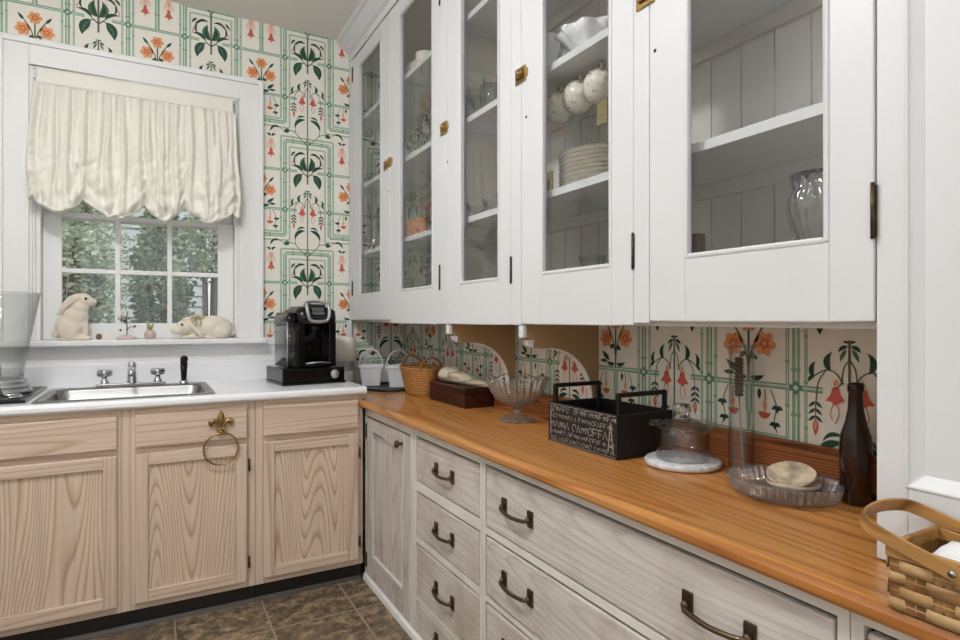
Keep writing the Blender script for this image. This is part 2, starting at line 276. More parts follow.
# ------------------------------------------------------------------ mesh building
class MB:
    def __init__(s): s.v = []; s.f = []; s.m = []; s.sm = []
    def add(s, vs, fs, mi=0, smooth=False):
        b = len(s.v); s.v += [tuple(p) for p in vs]
        for f in fs: s.f.append([b+i for i in f]); s.m.append(mi); s.sm.append(smooth)
        return s
    def box(s, a, b, mi=0):
        x0,x1 = sorted((a[0],b[0])); y0,y1 = sorted((a[1],b[1])); z0,z1 = sorted((a[2],b[2]))
        return s.add([(x0,y0,z0),(x1,y0,z0),(x1,y1,z0),(x0,y1,z0),(x0,y0,z1),(x1,y0,z1),(x1,y1,z1),(x0,y1,z1)],
            [(3,2,1,0),(4,5,6,7),(0,1,5,4),(1,2,6,5),(2,3,7,6),(3,0,4,7)], mi)
    def hexa(s, bot, top, mi=0):
        return s.add(list(bot)+list(top), [(3,2,1,0),(4,5,6,7),(0,1,5,4),(1,2,6,5),(2,3,7,6),(3,0,4,7)], mi)
    def lathe(s, prof, c=(0,0,0), seg=32, mi=0, sx=1., sy=1., wob=None, smooth=True, cap=False):
        """profile [(r,z)...]; wob(r,z,ang) may change the radius"""
        vs = []; fs = []
        n = len(prof)
        for r, z in prof:
            for k in range(seg):
                a = 2*PI*k/seg; rr = wob(r, z, a) if wob else r
                vs.append((c[0]+sx*rr*math.cos(a), c[1]+sy*rr*math.sin(a), c[2]+z))
        for i in range(n-1):
            for k in range(seg):
                k2 = (k+1) % seg
                fs.append((i*seg+k, i*seg+k2, (i+1)*seg+k2, (i+1)*seg+k))
        if cap: fs.append(tuple(range(seg))[::-1]); fs.append(tuple((n-1)*seg+k for k in range(seg)))
        return s.add(vs, fs, mi, smooth)
    def tube(s, pts, r, seg=8, mi=0, closed=False, smooth=True, flat=1.):
        pts = [Vector(p) for p in pts]; n = len(pts); vs = []; fs = []
        rs = r if isinstance(r, (list, tuple)) else [r]*n
        up = None
        for i, p in enumerate(pts):
            t = (pts[(i+1) % n]-pts[i-1]) if closed else (pts[min(i+1,n-1)]-pts[max(i-1,0)])
            t.normalize()
            if up is None:
                up = Vector((0,0,1)) if abs(t.z) < .9 else Vector((1,0,0))
            a = t.cross(up); a.normalize(); b = a.cross(t); b.normalize(); up = b
            for k in range(seg):
                q = 2*PI*k/seg; vs.append(p + a*rs[i]*math.cos(q) + b*rs[i]*flat*math.sin(q))
        for i in range(n if closed else n-1):
            j = (i+1) % n
            for k in range(seg):
                k2 = (k+1) % seg; fs.append((i*seg+k, i*seg+k2, j*seg+k2, j*seg+k))
        if not closed: fs.append(tuple(range(seg))[::-1]); fs.append(tuple((n-1)*seg+k for k in range(seg)))
        return s.add(vs, fs, mi, smooth)
    def prism(s, poly, f0, f1, mi=0, smooth=False):
        """poly of 2-D points; f0/f1 map a point to the two 3-D faces"""
        n = len(poly); vs = [f0(*p) for p in poly]+[f1(*p) for p in poly]
        fs = [tuple(range(n))[::-1], tuple(range(n, 2*n))] + [(i, (i+1) % n, n+(i+1) % n, n+i) for i in range(n)]
        return s.add(vs, fs, mi, smooth)
    def ell(s, c, r, mi=0, seg=20, rings=12, rot=None):
        vs = []; fs = []
        R = rot or Matrix.Identity(3)
        for i in range(rings+1):
            th = PI*i/rings
            for k in range(seg):
                a = 2*PI*k/seg
                p = R @ Vector((r[0]*math.sin(th)*math.cos(a), r[1]*math.sin(th)*math.sin(a), r[2]*math.cos(th)))
                vs.append((c[0]+p.x, c[1]+p.y, c[2]+p.z))
        for i in range(rings):
            for k in range(seg):
                k2 = (k+1) % seg; fs.append((i*seg+k, (i+1)*seg+k, (i+1)*seg+k2, i*seg+k2))
        return s.add(vs, fs, mi, True)
    def grid(s, fn, nu, nv, mi=0, smooth=True):
        vs = [fn(i/nu, j/nv) for j in range(nv+1) for i in range(nu+1)]
        fs = [(j*(nu+1)+i, j*(nu+1)+i+1, (j+1)*(nu+1)+i+1, (j+1)*(nu+1)+i) for j in range(nv) for i in range(nu)]
        return s.add(vs, fs, mi, smooth)
    def build(s, name, mats, parent=None, local=False, bevel=0., remesh=0., solid=0., sub=0, weld=True, fixn=True):
        off = Vector((0,0,0))
        if parent is not None and not local:
            q = parent
            while q is not None: off += q.location; q = q.parent
        me = bpy.data.meshes.new(name)
        me.from_pydata([tuple(Vector(p)-off) for p in s.v], [], s.f)
        if not isinstance(mats, (list, tuple)): mats = [mats]
        for m in mats: me.materials.append(m)
        me.polygons.foreach_set('material_index', s.m); me.polygons.foreach_set('use_smooth', s.sm)
        if weld:
            bm = bmesh.new(); bm.from_mesh(me); bmesh.ops.remove_doubles(bm, verts=bm.verts, dist=1e-6)
            if fixn: bmesh.ops.recalc_face_normals(bm, faces=bm.faces)
            bm.to_mesh(me); bm.free()
        me.update()
        o = bpy.data.objects.new(name, me); C.objects.link(o)
        if parent is not None: o.parent = parent
        if remesh:
            r = o.modifiers.new('remesh', 'REMESH'); r.mode = 'VOXEL'; r.voxel_size = remesh; r.use_smooth_shade = True
            sm = o.modifiers.new('smooth', 'SMOOTH'); sm.iterations = 8; sm.factor = .5
        if solid:
            so = o.modifiers.new('solid', 'SOLIDIFY'); so.thickness = solid; so.offset = 0
        if sub:
            su = o.modifiers.new('sub', 'SUBSURF'); su.levels = sub; su.render_levels = sub
        if bevel:
            b = o.modifiers.new('bevel', 'BEVEL'); b.width = bevel; b.segments = 2; b.limit_method = 'ANGLE'; b.angle_limit = math.radians(40)
        return o
def tag(o, label=None, cat=None, group=None, kind=None):
    if label: o['label'] = label
    if cat: o['category'] = cat
    if group: o['group'] = group
    if kind: o['kind'] = kind
    return o
def thing(name, loc, label, cat, group=None, rotz=0.):
    o = bpy.data.objects.new(name, None); C.objects.link(o); o.location = loc; o.rotation_euler = (0,0,rotz)
    return tag(o, label, cat, group)
def copy_tree(o, parent=None):
    c = o.copy(); C.objects.link(c)
    if parent is not None: c.parent = parent
    for ch in list(o.children): copy_tree(ch, c)
    return c
def struct(name, mb, m, **k):
    return tag(mb.build(name, m, **k), kind='structure')
def curve(pts, n=10):
    """Catmull-Rom through pts"""
    pts = [Vector(p) for p in pts]; P = [pts[0]*2-pts[1]]+pts+[pts[-1]*2-pts[-2]]; out = []
    for i in range(1, len(P)-2):
        for k in range(n):
            t = k/n; a, b, c, d = P[i-1], P[i], P[i+1], P[i+2]
            out.append(.5*((2*b)+(c-a)*t+(2*a-5*b+4*c-d)*t*t+(3*b-a-3*c+d)*t**3))
    out.append(pts[-1]); return out

# ------------------------------------------------------------------ wallpaper drawing
def clip(poly, r):
    def cut(p, ax, lim, keep_ge):
        out = []
        for i in range(len(p)):
            a, b = p[i-1], p[i]
            ia = (a[ax] >= lim) == keep_ge or a[ax] == lim; ib = (b[ax] >= lim) == keep_ge or b[ax] == lim
            if ia != ib:
                t = (lim-a[ax])/(b[ax]-a[ax]); out.append((a[0]+(b[0]-a[0])*t, a[1]+(b[1]-a[1])*t))
            if ib: out.append(b)
        return out
    for ax, lim, ge in ((0, r[0], True), (0, r[1], False), (1, r[2], True), (1, r[3], False)):
        if not poly: return poly
        poly = cut(poly, ax, lim, ge)
    return poly
def leaf(p, q, w, bend=0., n=9):
    p, q = Vector(p), Vector(q); d = q-p; nrm = Vector((-d.y, d.x))
    L, R = [], []
    for i in range(n+1):
        t = i/n; c = p+d*t+nrm*bend*4*t*(1-t); tg = d+nrm*bend*4*(1-2*t); tg.normalize(); nn = Vector((-tg.y, tg.x))
        h = w*.5*math.sin(PI*min(1, t**.8))
        L.append(c+nn*h); R.append(c-nn*h)
    return [tuple(a) for a in L]+[tuple(a) for a in R[::-1][1:-1]]
def stroke(pts, w0, w1=None):
    w1 = w0 if w1 is None else w1
    pts = [Vector(a[:2]) for a in pts]; L, R = [], []; n = len(pts)
    for i, c in enumerate(pts):
        tg = pts[min(i+1,n-1)]-pts[max(i-1,0)]; tg.normalize(); nn = Vector((-tg.y, tg.x)); w = (w0+(w1-w0)*i/(n-1))*.5
        L.append(c+nn*w); R.append(c-nn*w)
    return [[tuple(L[i]), tuple(L[i+1]), tuple(R[i+1]), tuple(R[i])] for i in range(n-1)]
def arc2(pts, n=5):
    return [(a.x, a.y) for a in curve([(p[0], p[1], 0) for p in pts], n)]
def blob(c, r, lobes=5, amp=.22, n=20, ph=0., sx=1., sy=1.):
    return [(c[0]+sx*r*(1+amp*math.cos(lobes*2*PI*i/n+ph))*math.cos(2*PI*i/n), c[1]+sy*r*(1+amp*math.cos(lobes*2*PI*i/n+ph))*math.sin(2*PI*i/n)) for i in range(n)]
def rect(x0, x1, z0, z1):
    x0, x1 = sorted((x0, x1)); z0, z1 = sorted((z0, z1))
    return [(x0,z0),(x1,z0),(x1,z1),(x0,z1)]
def wallpaper_cell():
    """one repeat, 0.49 wide and 0.614 high; origin at the knot; list of (layer, ink, polygon)"""
    E = []
    def add(layer, ink, poly): E.append((layer, ink, poly))
    def bar(p, q, w):
        p, q = Vector(p), Vector(q); d = (q-p); L = d.length; d.normalize(); nn = Vector((-d.y, d.x))
        def band(a, b, h, off=0.): 
            P, Q = p+d*a, p+d*b
            return [tuple(P+nn*(off-h)), tuple(Q+nn*(off-h)), tuple(Q+nn*(off+h)), tuple(P+nn*(off+h))]
        add(1, 3, band(0, L, w*.5)); add(2, 1, band(0, L, w*.36)); add(3, 2, band(0, L, w*.13, w*.08))
        k = 1
        while k*.105 < L:
            a = k*.105-.03
            if a > .01: add(4, 3, band(a, a+.006, w*.66)); add(5, 1, band(a+.0015, a+.0045, w*.6))
            k += 1
    for s in (-1, 1):
        for x, zt, zb, w in ((.142,.037,-.484,.0085),(.121,.014,-.503,.0175),(.097,-.018,-.530,.007)):
            bar((s*x, zb), (s*x, zt), w); bar((s*x, zb), (s*.2455, zb), w)
            bar((0, zt), (s*x, zt), w)
        bar((s*.055, -.147), (s*.2455, -.147), .0135); bar((s*.058, -.362), (s*.2455, -.362), .0135)
        add(6, 3, blob((s*.121, -.147), .0135, 4, .25, 16)); add(7, 2, blob((s*.121, -.147), .006, 4, .3, 12))
        add(6, 3, blob((s*.121, -.362), .0135, 4, .25, 16)); add(7, 2, blob((s*.121, -.362), .006, 4, .3, 12))
    bar((.2455, -.147), (.2455, .055), .019); bar((.2455, -.43), (.2455, -.362), .017)
    add(2, 1, [(.2455-.007,-.43),(.2455,-.53),(.2455+.007,-.43)])
    # the knot
    add(6, 3, blob((0, .012), .016, 4, .2, 16)); add(7, 1, blob((0, .012), .010, 4, .2, 14))
    # lily on its stem
    for q in stroke([(0,-.002),(0,-.214)], .008): add(6, 10, q)
    for q in stroke([(0,-.248),(0,-.60)], .0055): add(6, 10, q)
    for s in (-1, 1):
        def lf(p, q, w, b=0., ink=4, layer=8): add(layer, ink, leaf((s*p[0],p[1]), (s*q[0],q[1]), w, s*b))
        def st(pts, w, w1=None, ink=10, layer=7):
            for q in stroke(arc2([(s*a, b) for a, b in pts]), w, w1): add(layer, ink, q)
        lf((.003,-.142), (.014,-.062), .034, -.22, 5); lf((.002,-.14), (.016,-.07), .018, -.2, 4, 9)
        lf((.012,-.050), (.066,-.075), .013, .28); lf((.066,-.072), (.060,-.115), .010, .22); lf((.03,-.044), (.075,-.10), .006, .25, 5)
        lf((.026,-.148), (.088,-.118), .017, .20); st([(0,-.17),(.02,-.155),(.03,-.146)], .004)
        lf((.066,-.040), (.090,-.070), .011, .08); lf((.078,-.09), (.086,-.12), .006, .1, 9)
        lf((.030,-.160), (.064,-.238), .040, .14); lf((.032,-.165), (.061,-.228), .008, .14, 5, 9); st([(0,-.176),(.016,-.16),(.032,-.160)], .004)
        # little sprig below
        lf((.003,-.262), (.024,-.275), .009, .15); lf((.006,-.268), (.020,-.296), .009, .05, 5); lf((.002,-.254), (.014,-.252), .006, .1)
        lf((.040,-.318), (.036,-.274), .015, -.25); lf((.078,-.336), (.074,-.296), .012, -.2); lf((.080,-.33), (.0905,-.345), .009, .1)
        st([(.012,-.345),(.028,-.322),(.05,-.315),(.08,-.332)], .0032); st([(0,-.29),(.012,-.31),(.016,-.338),(.022,-.35)], .003)
        st([(.05,-.315),(.068,-.345),(.074,-.40)], .003)
        # fuchsia
        add(8, 9, leaf((s*.027,-.333), (s*.029,-.358), .011))
        add(8, 8, [(s*.022,-.352),(s*.036,-.352),(s*.040,-.368),(s*.052,-.384),(s*.040,-.384),(s*.030,-.392),(s*.020,-.386),(s*.010,-.380),(s*.019,-.366)])
        st([(.026,-.388),(.022,-.41),(.03,-.432)], .0022, ink=8); st([(.034,-.388),(.040,-.41),(.036,-.425)], .0022, ink=8)
        # hanging drop with leaflets
        for k in range(3):
            z = -.392-.016*k
            lf((.074,z+.004), (.058,z-.010), .007); lf((.075,z+.004), (.091,z-.010), .007)
        st([(.074,-.39),(.074,-.43)], .0025); add(8, 8, leaf((s*.074,-.428), (s*.074,-.466), .013)); add(9, 9, leaf((s*.074,-.432), (s*.074,-.454), .005))
        # big arched leaves and scrolls
        lf((.012,-.472), (.068,-.530), .019, .24); lf((.014,-.458), (.058,-.476), .010, .22, 4)
        st([(.066,-.53),(.062,-.552),(.034,-.585),(.004,-.606)], .0038); st([(.064,-.55),(.085,-.543),(.10,-.543)], .0038)
        lf((.098,-.538), (.130,-.552), .026, -.05, 5); lf((.10,-.54), (.128,-.551), .012, -.1, 4, 9)
        st([(.128,-.545),(.16,-.530),(.19,-.540)], .003); lf((.15,-.530), (.200,-.562), .015, .22); lf((.16,-.535), (.19,-.556), .004, .2, 2, 9)
        # fuchsia hanging in the frame below
        cx, z = .193, -.588
        lf((cx-.004,z), (cx-.026,z+.014), .012, -.25); lf((cx+.004,z), (cx+.024,z+.012), .012, .25)
        for dx in (-.018,-.009,.009,.018): st([(cx+dx*.3,z-.010),(cx+dx,z-.045),(cx+dx*1.1,z-.062)], .0034, ink=9)
        add(8, 8, [(s*(cx-.006),z-.06),(s*(cx+.006),z-.06),(s*(cx+.009),z-.082),(s*(cx+.020),z-.098),(s*(cx+.004),z-.100),(s*cx,z-.114),(s*(cx-.004),z-.100),(s*(cx-.020),z-.098),(s*(cx-.009),z-.082)])
        lf((cx,z-.012), (cx,z-.07), .007, 0, 9)
    # rose column between the frames
    X = .2455
    for dx, dz, r in ((0,-.205,.026), (-.044,-.262,.028), (.044,-.264,.028)):
        add(8, 6, blob((X+dx, dz), r, 6, .16, 24, dx*20)); add(9, 7, blob((X+dx, dz), r*.48, 5, .3, 16)); add(10, 6, blob((X+dx, dz), r*.22, 4, .2, 10))
        for k in range(5):
            a = 2*PI*k/5+dx*9
            for q in stroke([(X+dx+r*.5*math.cos(a), dz+r*.5*math.sin(a)), (X+dx+r*.92*math.cos(a+.2), dz+r*.92*math.sin(a+.2))], .0022): add(9, 7, q)
    for s in (-1, 1):
        for q in stroke(arc2([(X,-.32),(X+s*.012,-.27),(X+s*.03,-.235),(X+s*.052,-.205)]), .0045): add(7, 10, q)
        add(8, 4, leaf((X+s*.040,-.222), (X+s*.064,-.192), .012)); add(8, 5, leaf((X+s*.018,-.262), (X+s*.03,-.236), .009))
        add(8, 4, leaf((X+s*.006,-.285), (X+s*.026,-.300), .014, .1)); add(8, 4, leaf((X+s*.004,-.345), (X+s*.044,-.338), .013, -s*.15))
        # small flowers and vines under the lower bar
        add(8, 7, leaf((X+s*.028,-.430), (X+s*.062,-.430), .018, -s*.2)); add(9, 8, leaf((X+s*.03,-.432), (X+s*.06,-.432), .007, -s*.2)); add(8, 6, leaf((X+s*.044,-.40), (X+s*.046,-.43), .011))
        for q in stroke(arc2([(X+s*.045,-.372),(X+s*.046,-.39),(X+s*.045,-.41)]), .003): add(7, 10, q)
        for q in stroke(arc2([(X+s*.06,-.372),(X+s*.075,-.41),(X+s*.07,-.45),(X+s*.078,-.475)]), .0028): add(7, 10, q)
        for (a, z) in ((.078,-.412),(.072,-.452)):
            for k in range(3):
                an = -PI/2+(k-1)*1.1; add(8, 4, leaf((X+s*a, z), (X+s*(a+.017*math.cos(an)), z+.017*math.sin(an)), .010))
    for q in stroke([(X,-.228),(X,-.355)], .006): add(7, 10, q)
    add(8, 4, leaf((X+.03,-.335), (X+.066,-.305), .016)); add(8, 4, leaf((X+.04,-.338), (X+.075,-.338), .012))
    add(8, 4, leaf((X-.03,-.372), (X-.03,-.40), .011)); 
    return E
CELL = wallpaper_cell()
def paint(mb, to3d, r, x0, z0, px=.4885, pz=.614):
    """fill rectangle r=(a0,a1,z0,z1) of a wall with the paper; to3d(a,z,offset)"""
    i0, i1 = math.floor((r[0]-x0)/px)-1, math.ceil((r[1]-x0)/px)+1
    j0, j1 = math.floor((r[2]-z0)/pz)-1, math.ceil((r[3]-z0)/pz)+1
    for i in range(i0, i1+1):
        for j in range(j0, j1+1):
            cx, cz = x0+i*px, z0+j*pz
            if cx+.36 < r[0] or cx-.30 > r[1] or cz+.1 < r[2] or cz-.75 > r[3]: continue
            for layer, ink, poly in CELL:
                pl = [(cx+a, cz+b) for a, b in poly]
                if all(r[0] <= a <= r[1] and r[2] <= b <= r[3] for a, b in pl): q = pl
                else: q = clip(pl, r)
                if len(q) >= 3: mb.add([to3d(a, b, .00012*layer) for a, b in q], [tuple(range(len(q)))], ink)

# ------------------------------------------------------------------ the room
struct('floor', MB().box((-1.1,-1.7,-.05), (XW+.12,YB+.12,0)), M['tile'])
struct('ceiling', MB().box((-1.1,-1.7,ZC), (XW+.12,YB+.14,ZC+.05)), M['ceiling'])
WX0, WX1, WZ0, WZ1 = -.462, .388, 1.115, 2.365          # window opening
mb = MB()
mb.box((-1.1,YB,0), (WX0,YB+.14,ZC)); mb.box((WX1,YB,0), (XW+.12,YB+.14,ZC)); mb.box((WX0,YB,0), (WX1,YB+.14,WZ0)); mb.box((WX0,YB,WZ1), (WX1,YB+.14,ZC))
back = lambda a, z, o: (a, YB-.0004-o, z)
for r in ((-1.0,XW,2.47,ZC), (.49,XW,1.125,2.47), (-1.0,-.585,1.125,2.47), (.985,XW,.93,1.125)): paint(mb, back, r, .262, 2.797)
struct('wall_back', mb, WP, weld=False)
mb = MB().box((XW,-1.7,0), (XW+.12,YB,ZC))
side = lambda a, z, o: (XW-.0004-o, a, z)
for r in ((.47,YB,.93,1.216), (2.05,YB,1.216,2.70)): paint(mb, side, r, 1.211, 1.423, .487)
struct('wall_right', mb, WP, weld=False)
struct('wall_left', MB().box((-1.1,-1.7,0), (-1.0,YB,ZC)), M['plaster'])
mb = MB(); mb.box((-1.0,-1.7,0), (-.75,-1.6,ZC)); mb.box((.75,-1.7,0), (XW,-1.6,ZC)); mb.box((-.75,-1.7,2.35), (.75,-1.6,ZC))  # unseen rear opening, added to let daylight in behind the camera
struct('wall_rear', mb, M['plaster'])
# white panelling below the sill and beside the window
mb = MB(); mb.box((-1.0,YB-.012,.87), (.985,YB-.0005,1.123)); mb.box((-1.0,YB-.018,1.085), (.86,YB-.0005,1.096))
struct('trim_1', mb, M['trim'], bevel=.002)
# white post where the papered niche begins
struct('trim_2', MB().box((.968,YB-.03,.846), (.992,YB-.012,1.216)), M['trim'])
# crown moulding above the glazed cabinets
prof = [(1.06,2.692),(.984,2.692),(.984,2.735),(.968,2.742),(.962,2.75),(.925,2.785),(.912,2.79),(.905,2.808),(1.06,2.808)]
struct('trim_3', MB().prism(prof, lambda a, b: (a,-.4,b), lambda a, b: (a,YB-.003,b)), M['white'])
# shoe moulding along the foot of the limewashed run
struct('baseboard_right', MB().prism([(.864,.0005),(.888,.0005),(.888,.03),(.872,.03),(.866,.022)], lambda a, b: (a,-.3,b), lambda a, b: (a,2.695,b)), M['trim'])

# ---- window
win = tag(bpy.data.objects.new('window_1', None), kind='structure'); C.objects.link(win); win.location = ((WX0+WX1)/2, YB+.07, WZ0)
mb = MB()                                                   # casing
cx0, cx1, ct, ib = -.597, .506, 2.478, .115
def casing(mb, x0, x1, z0, z1):
    y = YB-.0006
    mb.box((x0,y-.020,z0), (x0+.108,y,z1)); mb.box((x1-.108,y-.020,z0), (x1,y,z1)); mb.box((x0+.108,y-.020,z1-.105), (x1-.108,y,z1))
    mb.box((x0-.010,y-.032,z0), (x0+.016,y,z1+.008)); mb.box((x1-.016,y-.032,z0), (x1+.008,y,z1+.008)); mb.box((x0+.016,y-.032,z1-.016), (x1-.016,y,z1+.008))
    for k in (0, 1):
        a = .108+.011*k; h = .014-.006*k
        mb.box((x0+a,y-h,z0), (x0+a+.011,y,z1-a)); mb.box((x1-a-.011,y-h,z0), (x1-a,y,z1-a)); mb.box((x0+a+.011,y-h,z1-a-.011), (x1-a-.011,y,z1-a))
casing(mb, cx0, cx1, 1.124, ct)
mb.build('casing', M['trim'], win, bevel=.003)
mb = MB(); mb.box((WX0,YB,WZ0), (WX0+.012,YB+.14,WZ1)); mb.box((WX1-.012,YB,WZ0), (WX1,YB+.14,WZ1)); mb.box((WX0,YB,WZ1-.012), (WX1,YB+.14,WZ1))
mb.build('jamb', M['trim'], win)
mb = MB().box((-.615,YB-.085,1.097), (.522,YB-.0006,1.124)); mb.box((WX0,YB-.0006,1.097), (WX1,YB+.14,1.124))
mb.build('sill', M['trim'], win, bevel=.006)
def sash(y, z0, z1, rows, botrail):
    x0, x1 = WX0+.030, WX1-.030
    if y > YB+.08: x0 -= .0; 
    mb = MB(); gx0, gx1, gz0, gz1 = -.376, .300, z0+botrail, z1-.022
    mb.box((WX0+.013,y,z0), (gx0,y+.03,z1)); mb.box((gx1,y,z0), (WX1-.013,y+.03,z1)); mb.box((gx0,y,z0), (gx1,y+.03,gz0)); mb.box((gx0,y,gz1), (gx1,y+.03,z1))
    w = (gx1-gx0)
    for k in (1, 2): 
        xm = gx0+w*k/3; mb.box((xm-.011,y-.002,gz0), (xm+.011,y+.028,gz1))
    for k in range(1, rows):
        zm = gz0+(gz1-gz0)*k/rows; mb.box((gx0,y-.001,zm-.011), (gx1,y+.027,zm+.011))
    s = mb.build('sash', M['trim'], win, bevel=.003)
    MB().box((gx0-.004,y+.013,gz0-.004), (gx1+.004,y+.017,gz1+.004)).build('pane', M['pane'], s)
sash(YB+.055, 1.126, 1.725, 2, .075)
sash(YB+.092, 1.70, 2.352, 2, .022)

# ---- cream balloon blind
def blind():
    t = thing('balloon_blind', (-.045, YB-.03, 2.36), 'cream gathered balloon blind with a puffed hem over the window', 'window blind')
    x0, x1 = -.470, .372
    MB().grid(lambda u, v: (x0+.008+(x1-x0-.016)*u, YB-.036-.0025*noise.noise((u*60, v*3, 1)), 2.362-.076*v), 90, 6).build('header_band', M['fabric'], t, solid=.003)
    picks = [0.015, .235, .515, .725, .965]
    def hemz(u):
        d = min(abs(u-p) for p in picks)
        return 1.776-.066*min(1, (d/.10))**.6+.016*noise.noise((u*8, 4, 6))
    def f(u, v):
        # v 0 at the band, .8 lowest point, 1 tucked behind
        fold = .5*math.sin(u*2*PI*15+2.6*noise.noise((u*4, v*1.8, 3)))+.42*math.sin(u*2*PI*27+4*noise.noise((u*6, v*1.3, 7)))*(1-.5*v)
        wr = noise.noise((u*15, v*9, 5))*.5+noise.noise((u*30+v*9, v*17, 9))*.35
        grow = min(1., v*1.5)
        zl = hemz(u)
        bulge = math.sin(min(1., v/.8)*PI*.5)
        yb = YB-.046-.045*bulge-.012*(v > 0)*math.sin(min(1, v/.8)*PI)
        amp = .019+.010*(1-abs(2*v-.6)) if v < .8 else .014
        d = min(abs(u-p) for p in picks); puff = min(1, d/.1)
        if v <= .8:
            s = v/.8; z = 2.286+(zl-2.286)*s
            y = yb-fold*amp*(.6+.4*grow)-wr*(.012+.060*s*s)-.042*puff*s**4
        else:
            a = (v-.8)/.2*PI; r = .014+.026*puff*(.8+.5*noise.noise((u*7, 1, 2)))
            y = yb-.042*puff-fold*.006-wr*.072*(1-(v-.8)/.2*.5)+r*(1-math.cos(a))*1.1; z = zl-r*math.sin(a)*.9+.03*(v-.8)/.2
        side = (u-.5)*2
        x = x0+(x1-x0)*u+side*abs(side)**3*.014*min(1, v*1.6)+.006*math.sin(u*40+v*9)*grow
        z += .010*noise.noise((u*9, v*5, 21))*grow
        return (x, y, z)
    MB().grid(f, 210, 90).build('gathered_panel', M['fabric'], t, solid=.002)
    MB().tube([(x0-.004,YB-.016,2.318), (x1+.004,YB-.016,2.318)], .006).build('rod', M['trim'], t)
blind()

# ---- garden beyond the window
struct('ground', MB().box((-4,YB+.15,-.2), (6,11,-.05)), M['soil'])
def shrub(name, c, r, n, label, m):
    t = thing(name, (c[0],c[1],-.05), label, 'shrub', 'garden shrubs beyond the window')
    mb = MB()
    for k in range(7):
        a = random.uniform(0, 2*PI); q = random.uniform(.3,.9)
        mb.tube(curve([(c[0]+.06*math.cos(a), c[1]+.06*math.sin(a), -.05), (c[0]+r[0]*.35*q*math.cos(a), c[1]+r[1]*.35*q*math.sin(a), c[2]*.6), (c[0]+r[0]*.75*q*math.cos(a), c[1]+r[1]*.75*q*math.sin(a), c[2]+r[2]*.6*q)], 5), .016, 6)
    mb.build('stems', M['bark'], t)
    mb = MB()
    for k in range(n):
        th = math.acos(random.uniform(-1,1)); a = random.uniform(0, 2*PI); q = random.uniform(.45,1)**.6
        nz = 1+.35*noise.noise((math.cos(a)*2+c[0], math.sin(a)*2, th*2))
        p = Vector((c[0]+r[0]*q*nz*math.sin(th)*math.cos(a), c[1]+r[1]*q*nz*math.sin(th)*math.sin(a), c[2]+r[2]*q*nz*math.cos(th)))
        if p.y < YB+.2 or p.z < 0: continue
        d = Vector((random.gauss(0,1), random.gauss(0,1), random.gauss(0,.6))); d.normalize(); s = Vector((random.gauss(0,1), random.gauss(0,1), random.gauss(0,1))); s -= d*s.dot(d); s.normalize()
        l = random.uniform(.035,.065); w = l*.30
        mb.add([p-d*l*.5, p+s*w, p+d*l*.5, p-s*w], [(0,1,2,3)], 0)
    tag(mb.build('foliage', m, t, weld=False), kind='stuff')
shrub('garden_shrub', (-.62,5.0,1.35), (.34,.42,1.25), 7500, 'light green loose shrub seen through the panes above the sitting rabbit', M['leaf2'])
shrub('garden_shrub', (.06,5.0,1.15), (.20,.36,1.15), 6500, 'dense dark green shrub seen through the middle panes of the window', M['leaf'])
shrub('garden_shrub', (.50,6.6,2.02), (.26,.35,.40), 2600, 'leafy branches seen through the top pane nearest the coffee maker', M['leaf2'])
shrub('garden_shrub', (-.95,6.9,1.6), (.80,.5,1.8), 13000, 'tall far green shrub filling the gaps behind the light green shrub', M['leaf2'])
ho = thing('neighbouring_house', (2.3,8.0,-.05), 'pale clapboard house wall with a window behind the garden shrubs', 'house')
mb = MB()
for k in range(26): mb.hexa([(-1.2,7.98,-.05+.13*k),(4.4,7.98,-.05+.13*k),(4.4,8.1,-.05+.13*k),(-1.2,8.1,-.05+.13*k)], [(-1.2,8.0,.08+.13*k),(4.4,8.0,.08+.13*k),(4.4,8.1,.08+.13*k),(-1.2,8.1,.08+.13*k)])
mb.build('clapboard_wall', M['siding'], ho)
mb = MB(); 
mb.box((.55,7.93,1.2), (.95,7.975,1.28)); mb.box((.55,7.93,2.1), (.95,7.975,2.18)); mb.box((.55,7.93,1.28), (.63,7.975,2.1)); mb.box((.87,7.93,1.28), (.95,7.975,2.1))
mb.build('window_frame', M['trim'], ho)

# ------------------------------------------------------------------ window-side kitchen run
FY = 2.66
LP = lambda a, d, z: (a, FY-d, z)         # front of the oak doors
RX = .875
RP = lambda a, d, z: (RX-d, a, z)         # front of the limewashed doors
def lbox(mb, P, a0, a1, d0, d1, z0, z1, mi=0): return mb.box(P(a0,d0,z0), P(a1,d1,z1), mi)
def frame_door(P, name, parent, a0, a1, z0, z1, fw, mrail, mpan, th=.018, lip=.004):
    mb = MB()
    lbox(mb, P, a0, a0+fw, -th, 0, z0, z1); lbox(mb, P, a1-fw, a1, -th, 0, z0, z1)
    lbox(mb, P, a0+fw, a1-fw, -th, 0, z0, z0+fw, 1); lbox(mb, P, a0+fw, a1-fw, -th, 0, z1-fw, z1, 1)
    d = mb.build(name, [M['oakv'], mrail], parent, bevel=.003)
    mb = MB(); lbox(mb, P, a0+fw+.0005, a1-fw-.0005, -th+.002, -.011, z0+fw+.0005, z1-fw-.0005)
    mb.build('panel', mpan, d)
    return d
def butt_hinge(P, parent, a, z, h=.045, m=None, w=.0055, d=.003):
    mb = MB(); lbox(mb, P, a-w*.8, a+w*.8, -.002, d*.5, z-h/2, z+h/2)
    mb.tube([P(a,d,z-h/2-.004), P(a,d,z+h/2+.004)], w*.62, 8)
    return mb.build('hinge', m or M['iron'], parent)
